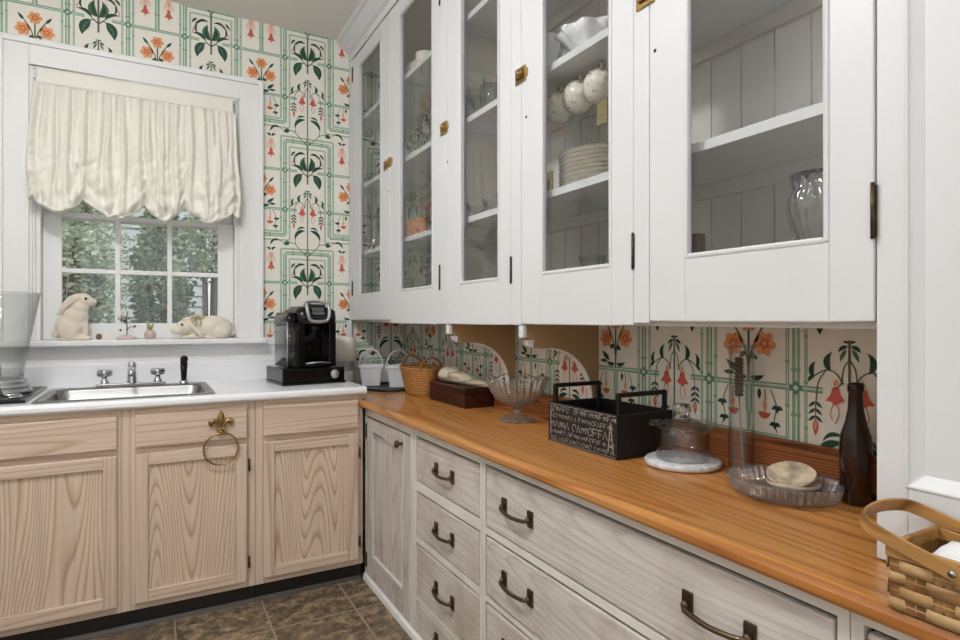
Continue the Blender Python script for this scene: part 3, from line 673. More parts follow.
def left_cab(name, label, x0, x1, fronts, hinges, open_in):
    t = thing(name, ((x0+x1)/2, 3.0, 0), label, 'base cabinet')
    mb = MB()
    y0, y1 = FY+.0185, YB-.02
    mb.box((x0,y0+.02,.082), (x0+.016,y1,.872)); mb.box((x1-.016,y0+.02,.082), (x1,y1,.872)); mb.box((x0+.016,y0+.02,.082), (x1-.016,y1,.1)); mb.box((x0+.016,y1-.012,.1), (x1-.016,y1,.872))
    mb.build('carcass', M['oak'], t)
    mb = MB()                                                # face frame: everything not open
    st = sorted(set([x0]+[e for f in fronts for e in (f[0],f[1])]+[x1]))
    mb.box((x0,y0,.082), (x1,y0+.019,.125), 1); mb.box((x0,y0,.835), (x1,y0+.019,.872), 1); mb.box((x0,y0,.69), (x1,y0+.019,.73), 1)
    ed = [x0]
    for f in fronts: ed += [f[0]+.012, f[1]-.012]
    ed.append(x1)
    for k in range(0, len(ed), 2): mb.box((ed[k],y0-.0002,.082), (ed[k+1],y0+.0188,.872), 0)
    mb.build('face_frame', [M['oakv'], M['oakx']], t)
    for (a0, a1, hs) in fronts:
        mb = MB(); mb.box((a0,FY,.719), (a1,FY+.018,.846)); mb.build('drawer_front', M['oakx'], t, bevel=.004)
        d = frame_door(LP, 'door', t, a0, a1, .111, .692, .045, M['oakx'], M['oak'])
        if hs is not None:
            for z in (.605,.195): butt_hinge(LP, d, hs, z, .045)
    mb = MB(); mb.box((x0,2.712,.001), (x1,2.726,.081)); k = mb.build('toe_kick', M['kick'], t)
    mb = MB().prism([(2.7118,.0012),(2.7118,.016),(2.708,.016),(2.700,.0012)], lambda a, b: (x0,a,b), lambda a, b: (x1,a,b)); mb.build('highlight_lip', M['kick_highlight'], t)
    return t
sinkcab = left_cab('sink_base_cabinet', 'pickled oak base cabinet with two doors under the steel sink', -.62, .383, [(-.545,-.121,None), (-.061,.349,.357)], 0, True)
left_cab('oak_base_cabinet', 'narrow pickled oak base cabinet with one door and drawer beneath the coffee maker', .3845, .857, [(.415,.831,.838)], 0, False)
left_cab('oak_base_cabinet', 'pickled oak base cabinet along the wall at the far end of the sink run', -.998, -.6215, [(-.965,-.655,None)], 0, False)

# white worktop with a hole for the sink
SX0, SX1, SY0, SY1 = -.398, .232, 2.705, 3.215
def white_top():
    t = thing('white_worktop', (0,3.0,.874), 'white laminate worktop with upstand holding the steel sink', 'worktop')
    mb = MB(); z0, z1 = .8735, CT; xe = .868; hx0, hx1, hy0, hy1 = SX0+.02, SX1-.02, SY0+.02, SY1-.02
    yr = YB-.0125
    fp = [(2.66,z0),(2.655,z0+.002),(2.648,z0+.010),(2.648,z1-.012),(2.652,z1-.004),(2.660,z1),(hy0,z1),(hy0,z0)]
    mb.prism(fp, lambda a, b: (-.998,a,b), lambda a, b: (xe,a,b))
    mb.box((-.998,hy0,z0), (hx0,hy1,z1)); mb.box((hx1,hy0,z0), (xe,hy1,z1)); mb.box((-.998,hy1,z0), (xe,yr,z1))
    mb.build('worktop_slab', M['laminate'], t)
    mb = MB(); mb.prism([(yr,CT),(yr-.019,CT),(yr-.019,1.006),(yr-.015,1.011),(yr,1.011)], lambda a, b: (-.998,a,b), lambda a, b: (xe,a,b))
    mb.build('upstand', M['laminate'], t)
white_top()
def sink():
    t = thing('kitchen_sink', ((SX0+SX1)/2,(SY0+SY1)/2,CT), 'stainless steel drop-in sink set in the white worktop', 'sink')
    def rr(x0, x1, y0, y1, r, z, n=6):
        P = []
        for cx, cy, a0 in ((x1-r,y1-r,0),(x0+r,y1-r,PI/2),(x0+r,y0+r,PI),(x1-r,y0+r,1.5*PI)):
            for k in range(n+1): a = a0+PI/2*k/n; P.append((cx+r*math.cos(a), cy+r*math.sin(a), z))
        return P
    zt = CT+.0012
    loops = [rr(SX0,SX1,SY0,SY1,.02,zt), rr(SX0+.005,SX1-.005,SY0+.005,SY1-.005,.02,zt+.004), rr(SX0+.03,SX1-.03,SY0+.03,SY1-.085,.05,zt+.003),
             rr(SX0+.034,SX1-.034,SY0+.034,SY1-.089,.05,zt-.004), rr(SX0+.045,SX1-.045,SY0+.045,SY1-.10,.05,zt-.14), rr(SX0+.085,SX1-.085,SY0+.085,SY1-.14,.04,zt-.155)]
    n = len(loops[0]); vs = [p for l in loops for p in l]; fs = []
    for i in range(len(loops)-1):
        for k in range(n): fs.append((i*n+k, i*n+(k+1) % n, (i+1)*n+(k+1) % n, (i+1)*n+k))
    fs.append(tuple((len(loops)-1)*n+k for k in range(n)))
    MB().add(vs, fs, 0, True).build('basin', M['steel'], t, fixn=False)
    mb = MB().lathe([(.0,.0),(.04,.0),(.042,.003),(.03,.005),(.0,.004)], ((SX0+SX1)/2,2.93,zt-.155), 24); mb.build('drain', M['chrome'], t)
sink()
def tap():
    fy = 3.172; z = CT+.006; xs = (-.192, -.085, .020)
    t = thing('sink_tap', (-.085,fy,z), 'chrome two-handled tap with a stubby spout behind the sink', 'tap')
    mb = MB().prism([(xs[0]-.03,fy-.02),(xs[2]+.03,fy-.02),(xs[2]+.036,fy),(xs[2]+.03,fy+.02),(xs[0]-.03,fy+.02),(xs[0]-.036,fy)], lambda a, b: (a,b,z), lambda a, b: (a,b,z+.014))
    mb.build('deck_plate', M['chrome'], t, bevel=.004)
    mb = MB().lathe([(.022,0),(.020,.03),(.017,.06),(.018,.085),(.014,.096),(0,.098)], (xs[1],fy,z+.014), 20)
    mb.tube(curve([(xs[1],fy,z+.075),(xs[1],fy-.05,z+.085),(xs[1],fy-.115,z+.078),(xs[1],fy-.13,z+.058)], 6), .0115, 12)
    mb.build('spout', M['chrome'], t)
    for x in (xs[0], xs[2]):
        mb = MB().lathe([(.020,0),(.016,.012),(.011,.02),(.011,.032),(0,.033)], (x,fy,z+.014), 16)
        mb.lathe([(.012,.03),(.026,.036),(.028,.05),(.024,.062),(.0,.064)], (x,fy,z+.014), 24, wob=lambda r, zz, a: r*(1+.14*math.cos(4*a)))
        mb.build('tap_handle', M['chrome'], t)
    t = thing('sink_sprayer', (.130,fy,z), 'slim black pull-out sprayer standing behind the sink', 'sprayer')
    MB().lathe([(.022,0),(.020,.012),(.013,.016),(0,.016)], (.130,fy,z), 20).build('collar', M['chrome'], t)
    mb = MB().tube([(.130,fy,z+.017),(.130,fy,z+.06),(.130,fy-.003,z+.095)], [.0125,.0145,.017], 14)
    mb.tube(curve([(.130,fy+.004,z+.088),(.130,fy-.010,z+.115),(.130,fy-.034,z+.118)], 5), [.0165]*11, 14); mb.build('spray_head', M['black'], t)
tap()

# brass fleur-de-lis towel ring on the drawer front
def towel_ring():
    x, y = .246, FY-.0006
    t = thing('towel_ring', (x,y,.79), 'brass fleur-de-lis towel ring hung on the oak drawer front', 'towel ring')
    mb = MB()
    q = .031
    mb.ell((x,y-.010,.842-q), (.014,.009,.026)); mb.ell((x,y-.010,.864-q), (.006,.006,.011))
    for s in (-1,1):
        mb.tube(curve([(x+s*.006,y-.010,.806-q),(x+s*.016,y-.011,.826-q),(x+s*.030,y-.012,.835-q),(x+s*.040,y-.011,.826-q),(x+s*.037,y-.010,.814-q)], 5), [.006]*6+[.008]*6+[.0095]*5+[.007]*4, 10)
    mb.box((x-.021,y-.017,.797-q), (x+.021,y-.002,.807-q)); mb.box((x-.011,y-.013,.756), (x+.011,y-.0002,.798-q)); mb.ell((x,y-.012,.757), (.012,.009,.008))
    mb.build('fleur_plate', M['brass'], t)
    mb = MB().tube([(x+.066*math.sin(a), y-.013-.004*math.cos(a), .686+.066*math.cos(a)) for a in [2*PI*k/48 for k in range(48)]], .0038, 8, closed=True)
    mb.build('ring', M['brass'], t)
towel_ring()

# ------------------------------------------------------------------ limewashed run
def pull(P, parent, a, z, w=.064, m=None):
    mb = MB(); h = .024
    for s in (-1,1):
        lbox(mb, P, a+s*w-.011, a+s*w+.011, 0, .006, z-h*.8, z+h); mb.ell(P(a+s*w,.010,z), (.008,.008,.009))
    mb.tube(curve([P(a-w,.006,z),P(a-w*.86,.020,z-.003),P(a,.026,z-.007),P(a+w*.86,.020,z-.003),P(a+w,.006,z)], 7), .0054, 10)
    return mb.build('pull', m or M['bronze'], parent)
def lime_drawer(t, y0, y1, z0, z1, pulls, w=.064):
    mb = MB(); lbox(mb, RP, y0, y1, -.018, .0, z0, z1)
    d = mb.build('drawer', M['lime'], t, bevel=.004)
    for a, dz in pulls: pull(RP, d, a, (z0+z1)/2+dz, w)
    return d
def lime_unit(label, y0, y1):
    t = thing('limewashed_base_cabinet', (1.08,(y0+y1)/2,0), label, 'base cabinet')
    x0 = RX+.0035
    mb = MB(); x1 = XW-.003
    mb.box((x0+.022,y0,.031), (x1,y0+.014,.812)); mb.box((x0+.022,y1-.014,.031), (x1,y1,.812)); mb.box((x0+.022,y0+.014,.031), (x1,y1-.014,.05)); mb.box((x1-.01,y0+.014,.05), (x1,y1-.014,.812))
    mb.build('carcass', M['gap_shade'], t)
    return t
def face(t, y0, y1, holes):
    """painted face frame with openings (a0,a1,z0,z1)"""
    x0 = RX+.0005; mb = MB(); g = .0048
    ys = sorted(holes)
    a = y0
    cols = {}
    for h in holes: cols.setdefault((h[0],h[1]), []).append(h)
    for (a0, a1) in sorted(cols):
        mb.box((x0,a,.001), (x0+.021,a0-g,.8135)); a = a1+g
        z = .001
        for h in sorted(cols[(a0,a1)], key=lambda q: q[2]):
            if h[2]-g > z: mb.box((x0,a0-g,z), (x0+.021,a1+g,h[2]-g))
            z = h[3]+.0085
        mb.box((x0,a0-g,z), (x0+.021,a1+g,.8135))
    mb.box((x0,a,.001), (x0+.021,y1,.8135))
    return mb.build('face_frame', M['frame'], t)
# door unit beside the oak cabinets
t = lime_unit('limewashed corner cabinet with one narrow door and brass knob', 2.107, 2.697)
face(t, 2.107, 2.697, [(2.143,2.668,.034,.764)])
def relief_door(t):
    a0, a1, z0, z1 = 2.143, 2.668, .034, .764; fw = .075
    mb = MB(); lbox(mb, RP, a0, a0+fw, -.018, 0, z0, z1); lbox(mb, RP, a1-fw, a1, -.018, 0, z0, z1); lbox(mb, RP, a0+fw, a1-fw, -.018, 0, z0, z0+.10); lbox(mb, RP, a0+fw, a1-fw, -.018, 0, z1-.06, z1)
    d = mb.build('door', M['limez'], t, bevel=.002)
    mb = MB(); lbox(mb, RP, a0+fw, a1-fw, -.016, -.010, z0+.10, z1-.06); mb.build('panel', M['limez'], d)
    mb = MB(); b = .012
    A0, A1, Z0, Z1 = a0+fw, a1-fw, z0+.10, z1-.06
    lbox(mb, RP, A0, A0+b, -.010, .001, Z0, Z1); lbox(mb, RP, A1-b, A1, -.010, .001, Z0, Z1); lbox(mb, RP, A0+b, A1-b, -.010, .001, Z0, Z0+b); lbox(mb, RP, A0+b, A1-b, -.010, .001, Z1-b, Z1)
    mb.build('bead', M['frame'], d, bevel=.004)
    mb = MB(); c = RP(2.222,0,.722)
    mb.tube([c, (c[0]-.016,c[1],c[2])], .006, 10); mb.ell((c[0]-.024,c[1],c[2]), (.011,.016,.016)); mb.build('knob', M['bronze'], d)
    for z in (.70,.10): butt_hinge(RP, d, 2.671, z, .06)
relief_door(t)
# four-drawer unit
t = lime_unit('limewashed cabinet with a column of four narrow drawers', 1.564, 2.1055)
hs = [(1.585,2.071,.612,.771),(1.585,2.071,.402,.564),(1.585,2.071,.178,.367),(1.585,2.071,.034,.148)]
face(t, 1.564, 2.1055, hs)
for h in hs: lime_drawer(t, *h, pulls=[(1.828,0)])
# wide-drawer unit
t = lime_unit('limewashed cabinet with wide drawers and two pulls each', .484, 1.5625)
hs = [(.506,1.541,.600,.778),(.506,1.541,.393,.568),(.506,1.541,.205,.367),(.506,1.541,.034,.178)]
face(t, .484, 1.5625, hs)
for h in hs: lime_drawer(t, *h, pulls=[(1.366,.0),(.709,.0)], w=.066)
# next unit towards the viewer
t = lime_unit('limewashed cabinet under the white hutch at the near end of the counter', -.30, .4825)
hs = [(-.26,.460,.600,.782),(-.26,.460,.034,.568)]
face(t, -.30, .4825, hs)
lime_drawer(t, *hs[0], pulls=[(.10,0)]); lime_drawer(t, *hs[1], pulls=[(.10,.2)])

# honey oak worktop and its upstand
t = thing('wooden_worktop', (1.08,1.5,.815), 'honey oak worktop with a brown wooden upstand along the papered wall', 'worktop')
mb = MB()
def wt(xf):
    fp = [(xf+.010,.8145),(xf+.003,.817),(xf,.823),(xf,.834),(xf+.004,.842),(xf+.012,WT)]
    return fp
mb.prism(wt(.839)+[(XW-.004,WT),(XW-.004,.8145)], lambda a, b: (a,-.30,b), lambda a, b: (a,2.6775,b))
mb.box((.876,2.6775,.8145), (XW-.004,YB-.03,WT))
mb.build('worktop_slab', M['worktop'], t)
mb = MB().prism([(XW-.004,WT),(XW-.024,WT),(XW-.024,.928),(XW-.018,.936),(XW-.004,.938)], lambda a, b: (a,.56,b), lambda a, b: (a,YB-.035,b)); mb.build('upstand', M['splash'], t)

# ------------------------------------------------------------------ glazed wall cabinets
UX = .985
UP = lambda a, d, z: (UX-d, a, z)
def glazed_door(t, y0, y1, g0, g1, z0, hinge_at, hz=((1.38,.08),(2.55,.08)), latch=None):
    """y0..y1 the door, g0..g1 the glass"""
    z1, gz0, gz1 = 2.682, 1.350, 2.612; th = .022; g0 -= .008; g1 += .008
    mb = MB(); lbox(mb, UP, y0, g0, -th, 0, z0, z1); lbox(mb, UP, g1, y1, -th, 0, z0, z1); lbox(mb, UP, g0, g1, -th, 0, z0, gz0); lbox(mb, UP, g0, g1, -th, 0, gz1, z1)
    d = mb.build('door', M['white'], t, bevel=.002)
    mb = MB(); b = .009; e = .0025
    lbox(mb, UP, g0, g0+b, -.012, e, gz0, gz1); lbox(mb, UP, g1-b, g1, -.012, e, gz0, gz1); lbox(mb, UP, g0+b, g1-b, -.012, e, gz0, gz0+b); lbox(mb, UP, g0+b, g1-b, -.012, e, gz1-b, gz1)
    mb.build('glazing_bead', M['white'], d, bevel=.003)
    mb = MB(); lbox(mb, UP, g0+.002, g1-.002, -.014, -.011, gz0+.002, gz1-.002); mb.build('pane', M['cabpane'], d)
    for z, h in hz: butt_hinge(UP, d, hinge_at, z, h, M['iron'], .0055, .003)
    if latch: 
        mb = MB(); a, z, w = latch
        if w < .04: lbox(mb, UP, a-w, a+w, 0, .005, z-.024, z+.024)
        else:
            lbox(mb, UP, a-w, a-.005, 0, .005, z-.022, z+.022); lbox(mb, UP, a+.005, a+w, 0, .005, z-.026, z+.018)
        lbox(mb, UP, a-w*.5, a+w*.62, .005, .012, z-.010, z+.010); mb.ell(UP(a-w*.3,.014,z), (.010,.009,.009)); lbox(mb, UP, a-w*1.35, a-w, 0, .004, z-.012, z+.012)
        mb.build('latch', M['brass'], d, bevel=.0015)
        mb = MB(); q = UP(a-.028 if w < .03 else a-.012, .0, z-.135); mb.tube([(q[0]+.001,q[1],q[2]),(q[0]-.0012,q[1],q[2])], .0042, 10); mb.build('screw_hole', M['iron'], d)
    return d
def cabinet(label, y0, y1, floor_z, back, right_end, stiles, left_end=True):
    t = thing('wall_cabinet', (1.15,(y0+y1)/2,floor_z), label, 'wall cabinet')
    mb = MB(); x0 = UX+.0225; x1 = XW-.0035; zt = 2.69
    mb.box((x0,y0,floor_z), (x1,y1,floor_z+.016)); mb.box((x0,y0,zt-.02), (x1,y1,zt))
    if left_end: mb.box((x0,y1-.018,floor_z+.016), (x1,y1,zt-.02))
    if right_end: mb.box((x0,y0,floor_z+.016), (x1,y0+.018,zt-.02))
    mb.build('carcass', M['inside'], t)
    if back:
        mb = MB(); y = y0+.02
        while y < y1-.02:
            w = min(.0905, y1-.019-y); mb.box((x1-.012,y+.0015,floor_z+.017), (x1-.001,y+w-.0015,zt-.021)); y += w
        mb.box((x1-.004,y0+.019,floor_z+.017), (x1,y1-.019,zt-.021))
        mb.build('plank_back', M['inside'], t)
    for z in (1.60,1.97,2.35):
        mb = MB(); mb.box((x0+.012,y0+.019,z-.022), (x1-.014,y1-.019 if left_end else y1,z)); s = mb.build('shelf', M['white'], t, bevel=.001)
        if back:
            mb = MB(); mb.box((x1-.026,y0+.02,z-.060), (x1-.0135,y1-.02,z-.0225)); mb.build('cleat', M['inside'], t)
    if back: mb = MB(); mb.box((x1-.026,y0+.02,2.63), (x1-.0135,y1-.02,2.6695)); mb.build('cleat', M['inside'], t)
    mb = MB()
    for a, b, za in stiles: mb.box((UX-.0005,a,za), (x0-.0005,b,2.69))
    mb.build('face_frame', M['white'], t, bevel=.002)
    return t
cabA = cabinet('white glazed wall cabinet nearest the window wall, lined with wallpaper', 2.036, 3.325, 1.205, False, True, [(2.036,2.100,1.203),(3.256,3.322,1.218),(2.656,2.660,1.3)], left_end=False)
glazed_door(cabA, 2.668, 3.255, 2.795, 3.128, 1.219, 3.258, hz=((1.395,.075),(2.60,.075)))
d = glazed_door(cabA, 2.1015, 2.655, 2.176, 2.528, 1.203, 2.0995, hz=((1.385,.09),(2.5,.09)), latch=(2.688,1.968,.05))
cabB = cabinet('long white glazed wall cabinet with three doors, lined with planks', .507, 2.0345, 1.205, True, True, [(1.518,1.574,1.203),(1.984,2.0345,1.203) if False else (2.031,2.0345,1.203),(.985,1.034,1.212)])
glazed_door(cabB, 1.5755, 2.030, 1.655, 1.920, 1.204, 1.573, hz=((1.375,.078),(2.5,.078)), latch=(2.060,1.958,.028))
glazed_door(cabB, 1.0355, 1.5165, 1.119, 1.404, 1.207, 1.0345, hz=((1.380,.078),(2.5,.078)), latch=(1.5165,1.966,.028))
glazed_door(cabB, .5085, .9835, .586, .876, 1.217, .508, hz=((1.390,.08),(2.5,.08)), latch=(.995,1.958,.028))
# scalloped wooden brackets under the cabinets
def bracket(y, label):
    t = thing('cabinet_bracket', (1.15,y,WT), label, 'bracket', 'brackets under the glazed cabinets')
    cx, cz, r = 1.088, .960, .170
    P = [(XW-.026,1.2035),(1.0,1.2035),(1.0,1.166),(1.008,1.160),(1.026,1.158),(1.030,1.133),(1.052,1.130)]
    P += [(cx+r*math.cos(a), cz+r*math.sin(a)) for a in [PI/2*(1-k/20) for k in range(21)]]
    P += [(cx+r,.9405),(XW-.026,.9405)]
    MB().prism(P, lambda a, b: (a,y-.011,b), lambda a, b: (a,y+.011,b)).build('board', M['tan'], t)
    A = [PI/2*(1-k/20) for k in range(21)]
    MB().prism([(cx+(r-.0005)*math.cos(a), cz+(r-.0005)*math.sin(a)) for a in A]+[(cx+(r-.004)*math.cos(a), cz+(r-.004)*math.sin(a)) for a in A[::-1]], lambda a, b: (a,y-.0115,b), lambda a, b: (a,y+.0115,b)).build('arched_edging', M['trim'], t)
    mb = MB(); mb.box((.985,y-.013,1.164), (.9995,y+.013,1.2015))
    mb.prism([(1.0005,1.157),(1.0255,1.157),(1.0255,1.133),(1.016,1.134),(1.006,1.142)], lambda a, b: (a,y-.0125,b), lambda a, b: (a,y+.0125,b)); mb.build('corbel_nose', M['white'], t, bevel=.002)
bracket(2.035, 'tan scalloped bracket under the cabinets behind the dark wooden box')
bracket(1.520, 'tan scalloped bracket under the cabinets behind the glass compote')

# ------------------------------------------------------------------ white hutch front at the near end
t = thing('hutch_cabinet', (1.15,.1,WT), 'tall white panelled hutch standing on the near end of the wooden worktop', 'cabinet')
mb = MB(); HX = .9885; z0, z1 = WT+.003, 2.69
mb.box((HX,.462,z0), (HX+.02,.506,z1)); mb.box((HX,-.3,z0), (HX+.02,.462,.972)); mb.box((HX,-.3,2.60), (HX+.02,.462,z1)); mb.box((HX,-.3,.972), (HX+.02,-.15,2.60))
mb.box((HX+.02,.488,z0), (XW-.004,.506,z1)); mb.box((HX+.02,-.3,z0), (XW-.004,-.285,z1)); mb.box((HX+.02,-.285,z1-.02), (XW-.004,.488,z1))
mb.build('carcass', M['white'], t, bevel=.002)
mb = MB(); mb.box((HX+.012,-.15,.972), (HX+.019,.462,2.60)); mb.build('panel', M['white'], t)
mb = MB()
A0, A1, B0, B1, w, dp = -.15, .462, .972, 2.60, .017, .0118
F = lambda a, b: (HX+.0005,a,b); G = lambda a, b: (HX+dp,a,b)
q = [F(A0,B0),F(A1,B0),F(A1,B1),F(A0,B1),G(A0+w,B0+w),G(A1-w,B0+w),G(A1-w,B1-w),G(A0+w,B1-w)]
mb.add(q, [(0,1,5,4),(1,2,6,5),(2,3,7,6),(3,0,4,7)])
for k in (.0045,):
    mb.box((HX-.0022,A1-.001,B0-k), (HX+.003,A1+k,B1+k)); mb.box((HX-.0022,A0-k,B0-k), (HX+.003,A0+.001,B1+k)); mb.box((HX-.0022,A0,B0-k), (HX+.003,A1,B0+.001)); mb.box((HX-.0022,A0,B1-.001), (HX+.003,A1,B1+k))
mb.build('panel_moulding', M['white'], t, bevel=.002)

# ------------------------------------------------------------------ things on the white worktop
def coffee_maker():
    t = thing('coffee_maker', (.665,3.02,CT+.001), 'black single-serve coffee maker with silver handle on a black pod drawer', 'coffee maker', rotz=math.radians(6))
    L = dict(parent=t, local=True)
    w = .152
    mb = MB(); mb.box((-w,-.150,.012), (w,.125,.078)); mb.box((-w-.004,-.157,.0), (w+.004,.125,.012)); mb.build('pod_drawer', M['black'], bevel=.004, **L)
    mb = MB(); mb.box((-w+.012,-.156,.018), (w-.012,-.1505,.070)); mb.build('drawer_front', M['black'], bevel=.002, **L)
    mb = MB(); mb.lathe([(.0,.004),(.020,.004),(.022,.0),(.0,0)], (0,0,0), 20); mb.v = [(x+.100, -.1566-z, y+.045) for x, y, z in mb.v]; mb.build('button', M['silver'], **L)
    z0 = .080
    def outline(w0, yf, yb, r=.04, n=6, xo=0.):
        P = []
        for cx, cy, a0 in ((w0-r,yb-r,0),(-w0+r,yb-r,PI/2),(-w0+r,yf+r,PI),(w0-r,yf+r,1.5*PI)):
            for k in range(n+1): a = a0+PI/2*k/n; P.append((cx+xo+r*math.cos(a), cy+r*math.sin(a)))
        return P
    def loft(mb, rows, mi=0):
        n = len(rows[0][0]); vs = [(x, y, z) for P, z in rows for x, y in P]
        fs = [(i*n+k, i*n+(k+1) % n, (i+1)*n+(k+1) % n, (i+1)*n+k) for i in range(len(rows)-1) for k in range(n)]
        fs += [tuple(range(n))[::-1], tuple((len(rows)-1)*n+k for k in range(n))]
        mb.add(vs, fs, mi, True)
    X = .022
    mb = MB(); loft(mb, [(outline(.092,-.02,.12,xo=X),z0),(outline(.094,-.02,.12,xo=X),.15),(outline(.096,-.022,.118,xo=X),.29)])
    for s in (-1,1): mb.prism([(X+s*.096,-.125),(X+s*.060,-.125),(X+s*.060,-.02),(X+s*.096,-.02)], lambda a, b: (a,b,z0), lambda a, b: (a,b,.300))
    mb.build('body', M['black'], bevel=.004, **L)
    mb = MB(); loft(mb, [(outline(.098,-.138,.118,xo=X),.292),(outline(.101,-.142,.118,xo=X),.315),(outline(.098,-.138,.112,xo=X),.352),(outline(.075,-.11,.08,xo=X),.375)]); mb.build('brew_head', M['black'], **L)
    mb = MB(); loft(mb, [(outline(.070,-.138,-.02,.03,xo=X),z0),(outline(.070,-.138,-.02,.03,xo=X),z0+.022),(outline(.066,-.134,-.02,.03,xo=X),z0+.026)]); mb.build('drip_tray', M['black'], **L)
    mb = MB(); mb.tube([(X-.060,-.139,z0+.020),(X,-.142,z0+.024),(X+.060,-.139,z0+.020)], .004, 8); mb.build('drip_tray_rim', M['silver'], **L)
    mb = MB(); mb.lathe([(.026,0),(.028,.03),(.022,.03)], (X,-.08,.260), 20); mb.tube([(X,-.08,.238),(X,-.08,.261)], .016, 14); mb.build('spout', M['blackm'], **L)
    mb = MB()
    def on(x, v): return (X+x, -.145+.045*max(0, v-.5)-.004*math.cos(x*14), .302+.088*v)
    path = curve([on(-.054,1.0),on(-.054,.55),on(-.046,.12),on(-.022,.0),(X,-.150,.302),on(.022,.0),on(.046,.12),on(.054,.55),on(.054,1.0)], 6)
    mb.tube(path, .0085, 10); mb.tube(curve([on(-.054,1.0),(X-.040,-.095,.396),(X,-.09,.400),(X+.040,-.095,.396),on(.054,1.0)], 5), .007, 10); mb.build('lift_handle', M['silver'], **L)
    mb = MB(); mb.hexa([(X-.044,-.148,.316),(X+.044,-.148,.316),(X+.044,-.13,.316),(X-.044,-.13,.316)], [(X-.044,-.112,.386),(X+.044,-.112,.386),(X+.044,-.09,.386),(X-.044,-.09,.386)]); mb.build('control_panel', M['blackm'], bevel=.004, **L)
    mb = MB(); mb.hexa([(X-.030,-.1470,.334),(X+.030,-.1470,.334),(X+.030,-.14,.334),(X-.030,-.14,.334)], [(X-.030,-.1285,.368),(X+.030,-.1285,.368),(X+.030,-.12,.368),(X-.030,-.12,.368)]); mb.build('display', mat('grey_display', s2l(84,90,92), .15), **L)
    mb = MB(); loft(mb, [(outline(.0225,-.125,.10,.018,xo=-.0995),z0+.003),(outline(.0225,-.125,.10,.018,xo=-.0995),.288)]); mb.build('water_tank', M['tank'], **L)
    mb = MB(); loft(mb, [(outline(.024,-.128,.105,.018,xo=-.0995),.289),(outline(.024,-.125,.105,.018,xo=-.0995),.318),(outline(.018,-.11,.09,.016,xo=-.095),.345)]); mb.build('tank_lid', M['black'], **L)
    mb = MB(); mb.tube([(-.124,-.128,z0+.004),(-.124,-.130,.30)], .0035, 8); mb.build('side_trim', M['silver'], **L)
coffee_maker()
t = thing('glass_canister', (.927,3.205,WT+.001), 'clear glass canister with a tall cream lid in the corner behind the coffee maker', 'canister')
MB().lathe([(0,.146),(.050,.146),(.057,.152),(.057,.262),(.050,.276),(.02,.284),(0,.285)], (.927,3.205,WT+.001), 32).build('lid', M['china'], t)
MB().lathe([(0,.001),(.048,.001),(.052,.008),(.053,.130),(.046,.145)], (.927,3.205,WT+.001), 32).build('jar_body', M['ware_grey'], t)
MB().lathe([(0,.006),(.047,.006),(.048,.09),(0,.092)], (.927,3.205,WT+.001), 24).build('sugar_filling', M['paper'], t)
# black board at the drainer side
t = thing('draining_board', (-.66,3.0,CT+.001), 'glossy black board lying on the white worktop beside the sink', 'board')
MB().box((-.93,2.74,CT+.001), (-.415,3.26,CT+.013)).build('slab', M['black'], t, bevel=.003)
MB().box((-.92,2.75,CT+.0131), (-.43,3.25,CT+.0145)).build('inset', M['tray'], t)
t = thing('drinks_jar', (-.540,3.0,CT+.015), 'large flared clear glass jar on the black board beside the sink', 'glass jar')
jz = CT+.0155
MB().lathe([(.0,.060),(.080,.060),(.085,.11),(.100,.20),(.118,.30),(.135,.395),(.140,.405),(.134,.402),(.116,.30),(.098,.20),(.082,.11),(.078,.066),(0,.066)], (-.54,3.0,jz), 56).build('bowl', M['ware_grey'], t)
MB().lathe([(0,.0),(.104,.0),(.110,.006),(.108,.014),(.098,.020),(.103,.026),(.100,.034),(.090,.040),(.094,.046),(.088,.056),(0,.059)], (-.54,3.0,jz), 56).build('stepped_foot', M['silver'], t)
t = thing('chrome_utensil', (-.50,2.85,CT+.015), 'curved chrome tool lying on the black board at the sink end', 'utensil')
mb = MB().tube(curve([(-.470,2.77,jz+.0045),(-.440,2.79,jz+.005),(-.452,2.86,jz+.006),(-.50,2.865,jz+.008),(-.515,2.85,jz+.05),(-.507,2.83,jz+.10),(-.512,2.82,jz+.145),(-.53,2.82,jz+.155),(-.55,2.82,jz+.10),(-.565,2.83,jz+.0055)], 6), .0055, 10); mb.build('bent_handle', M['chrome'], t)

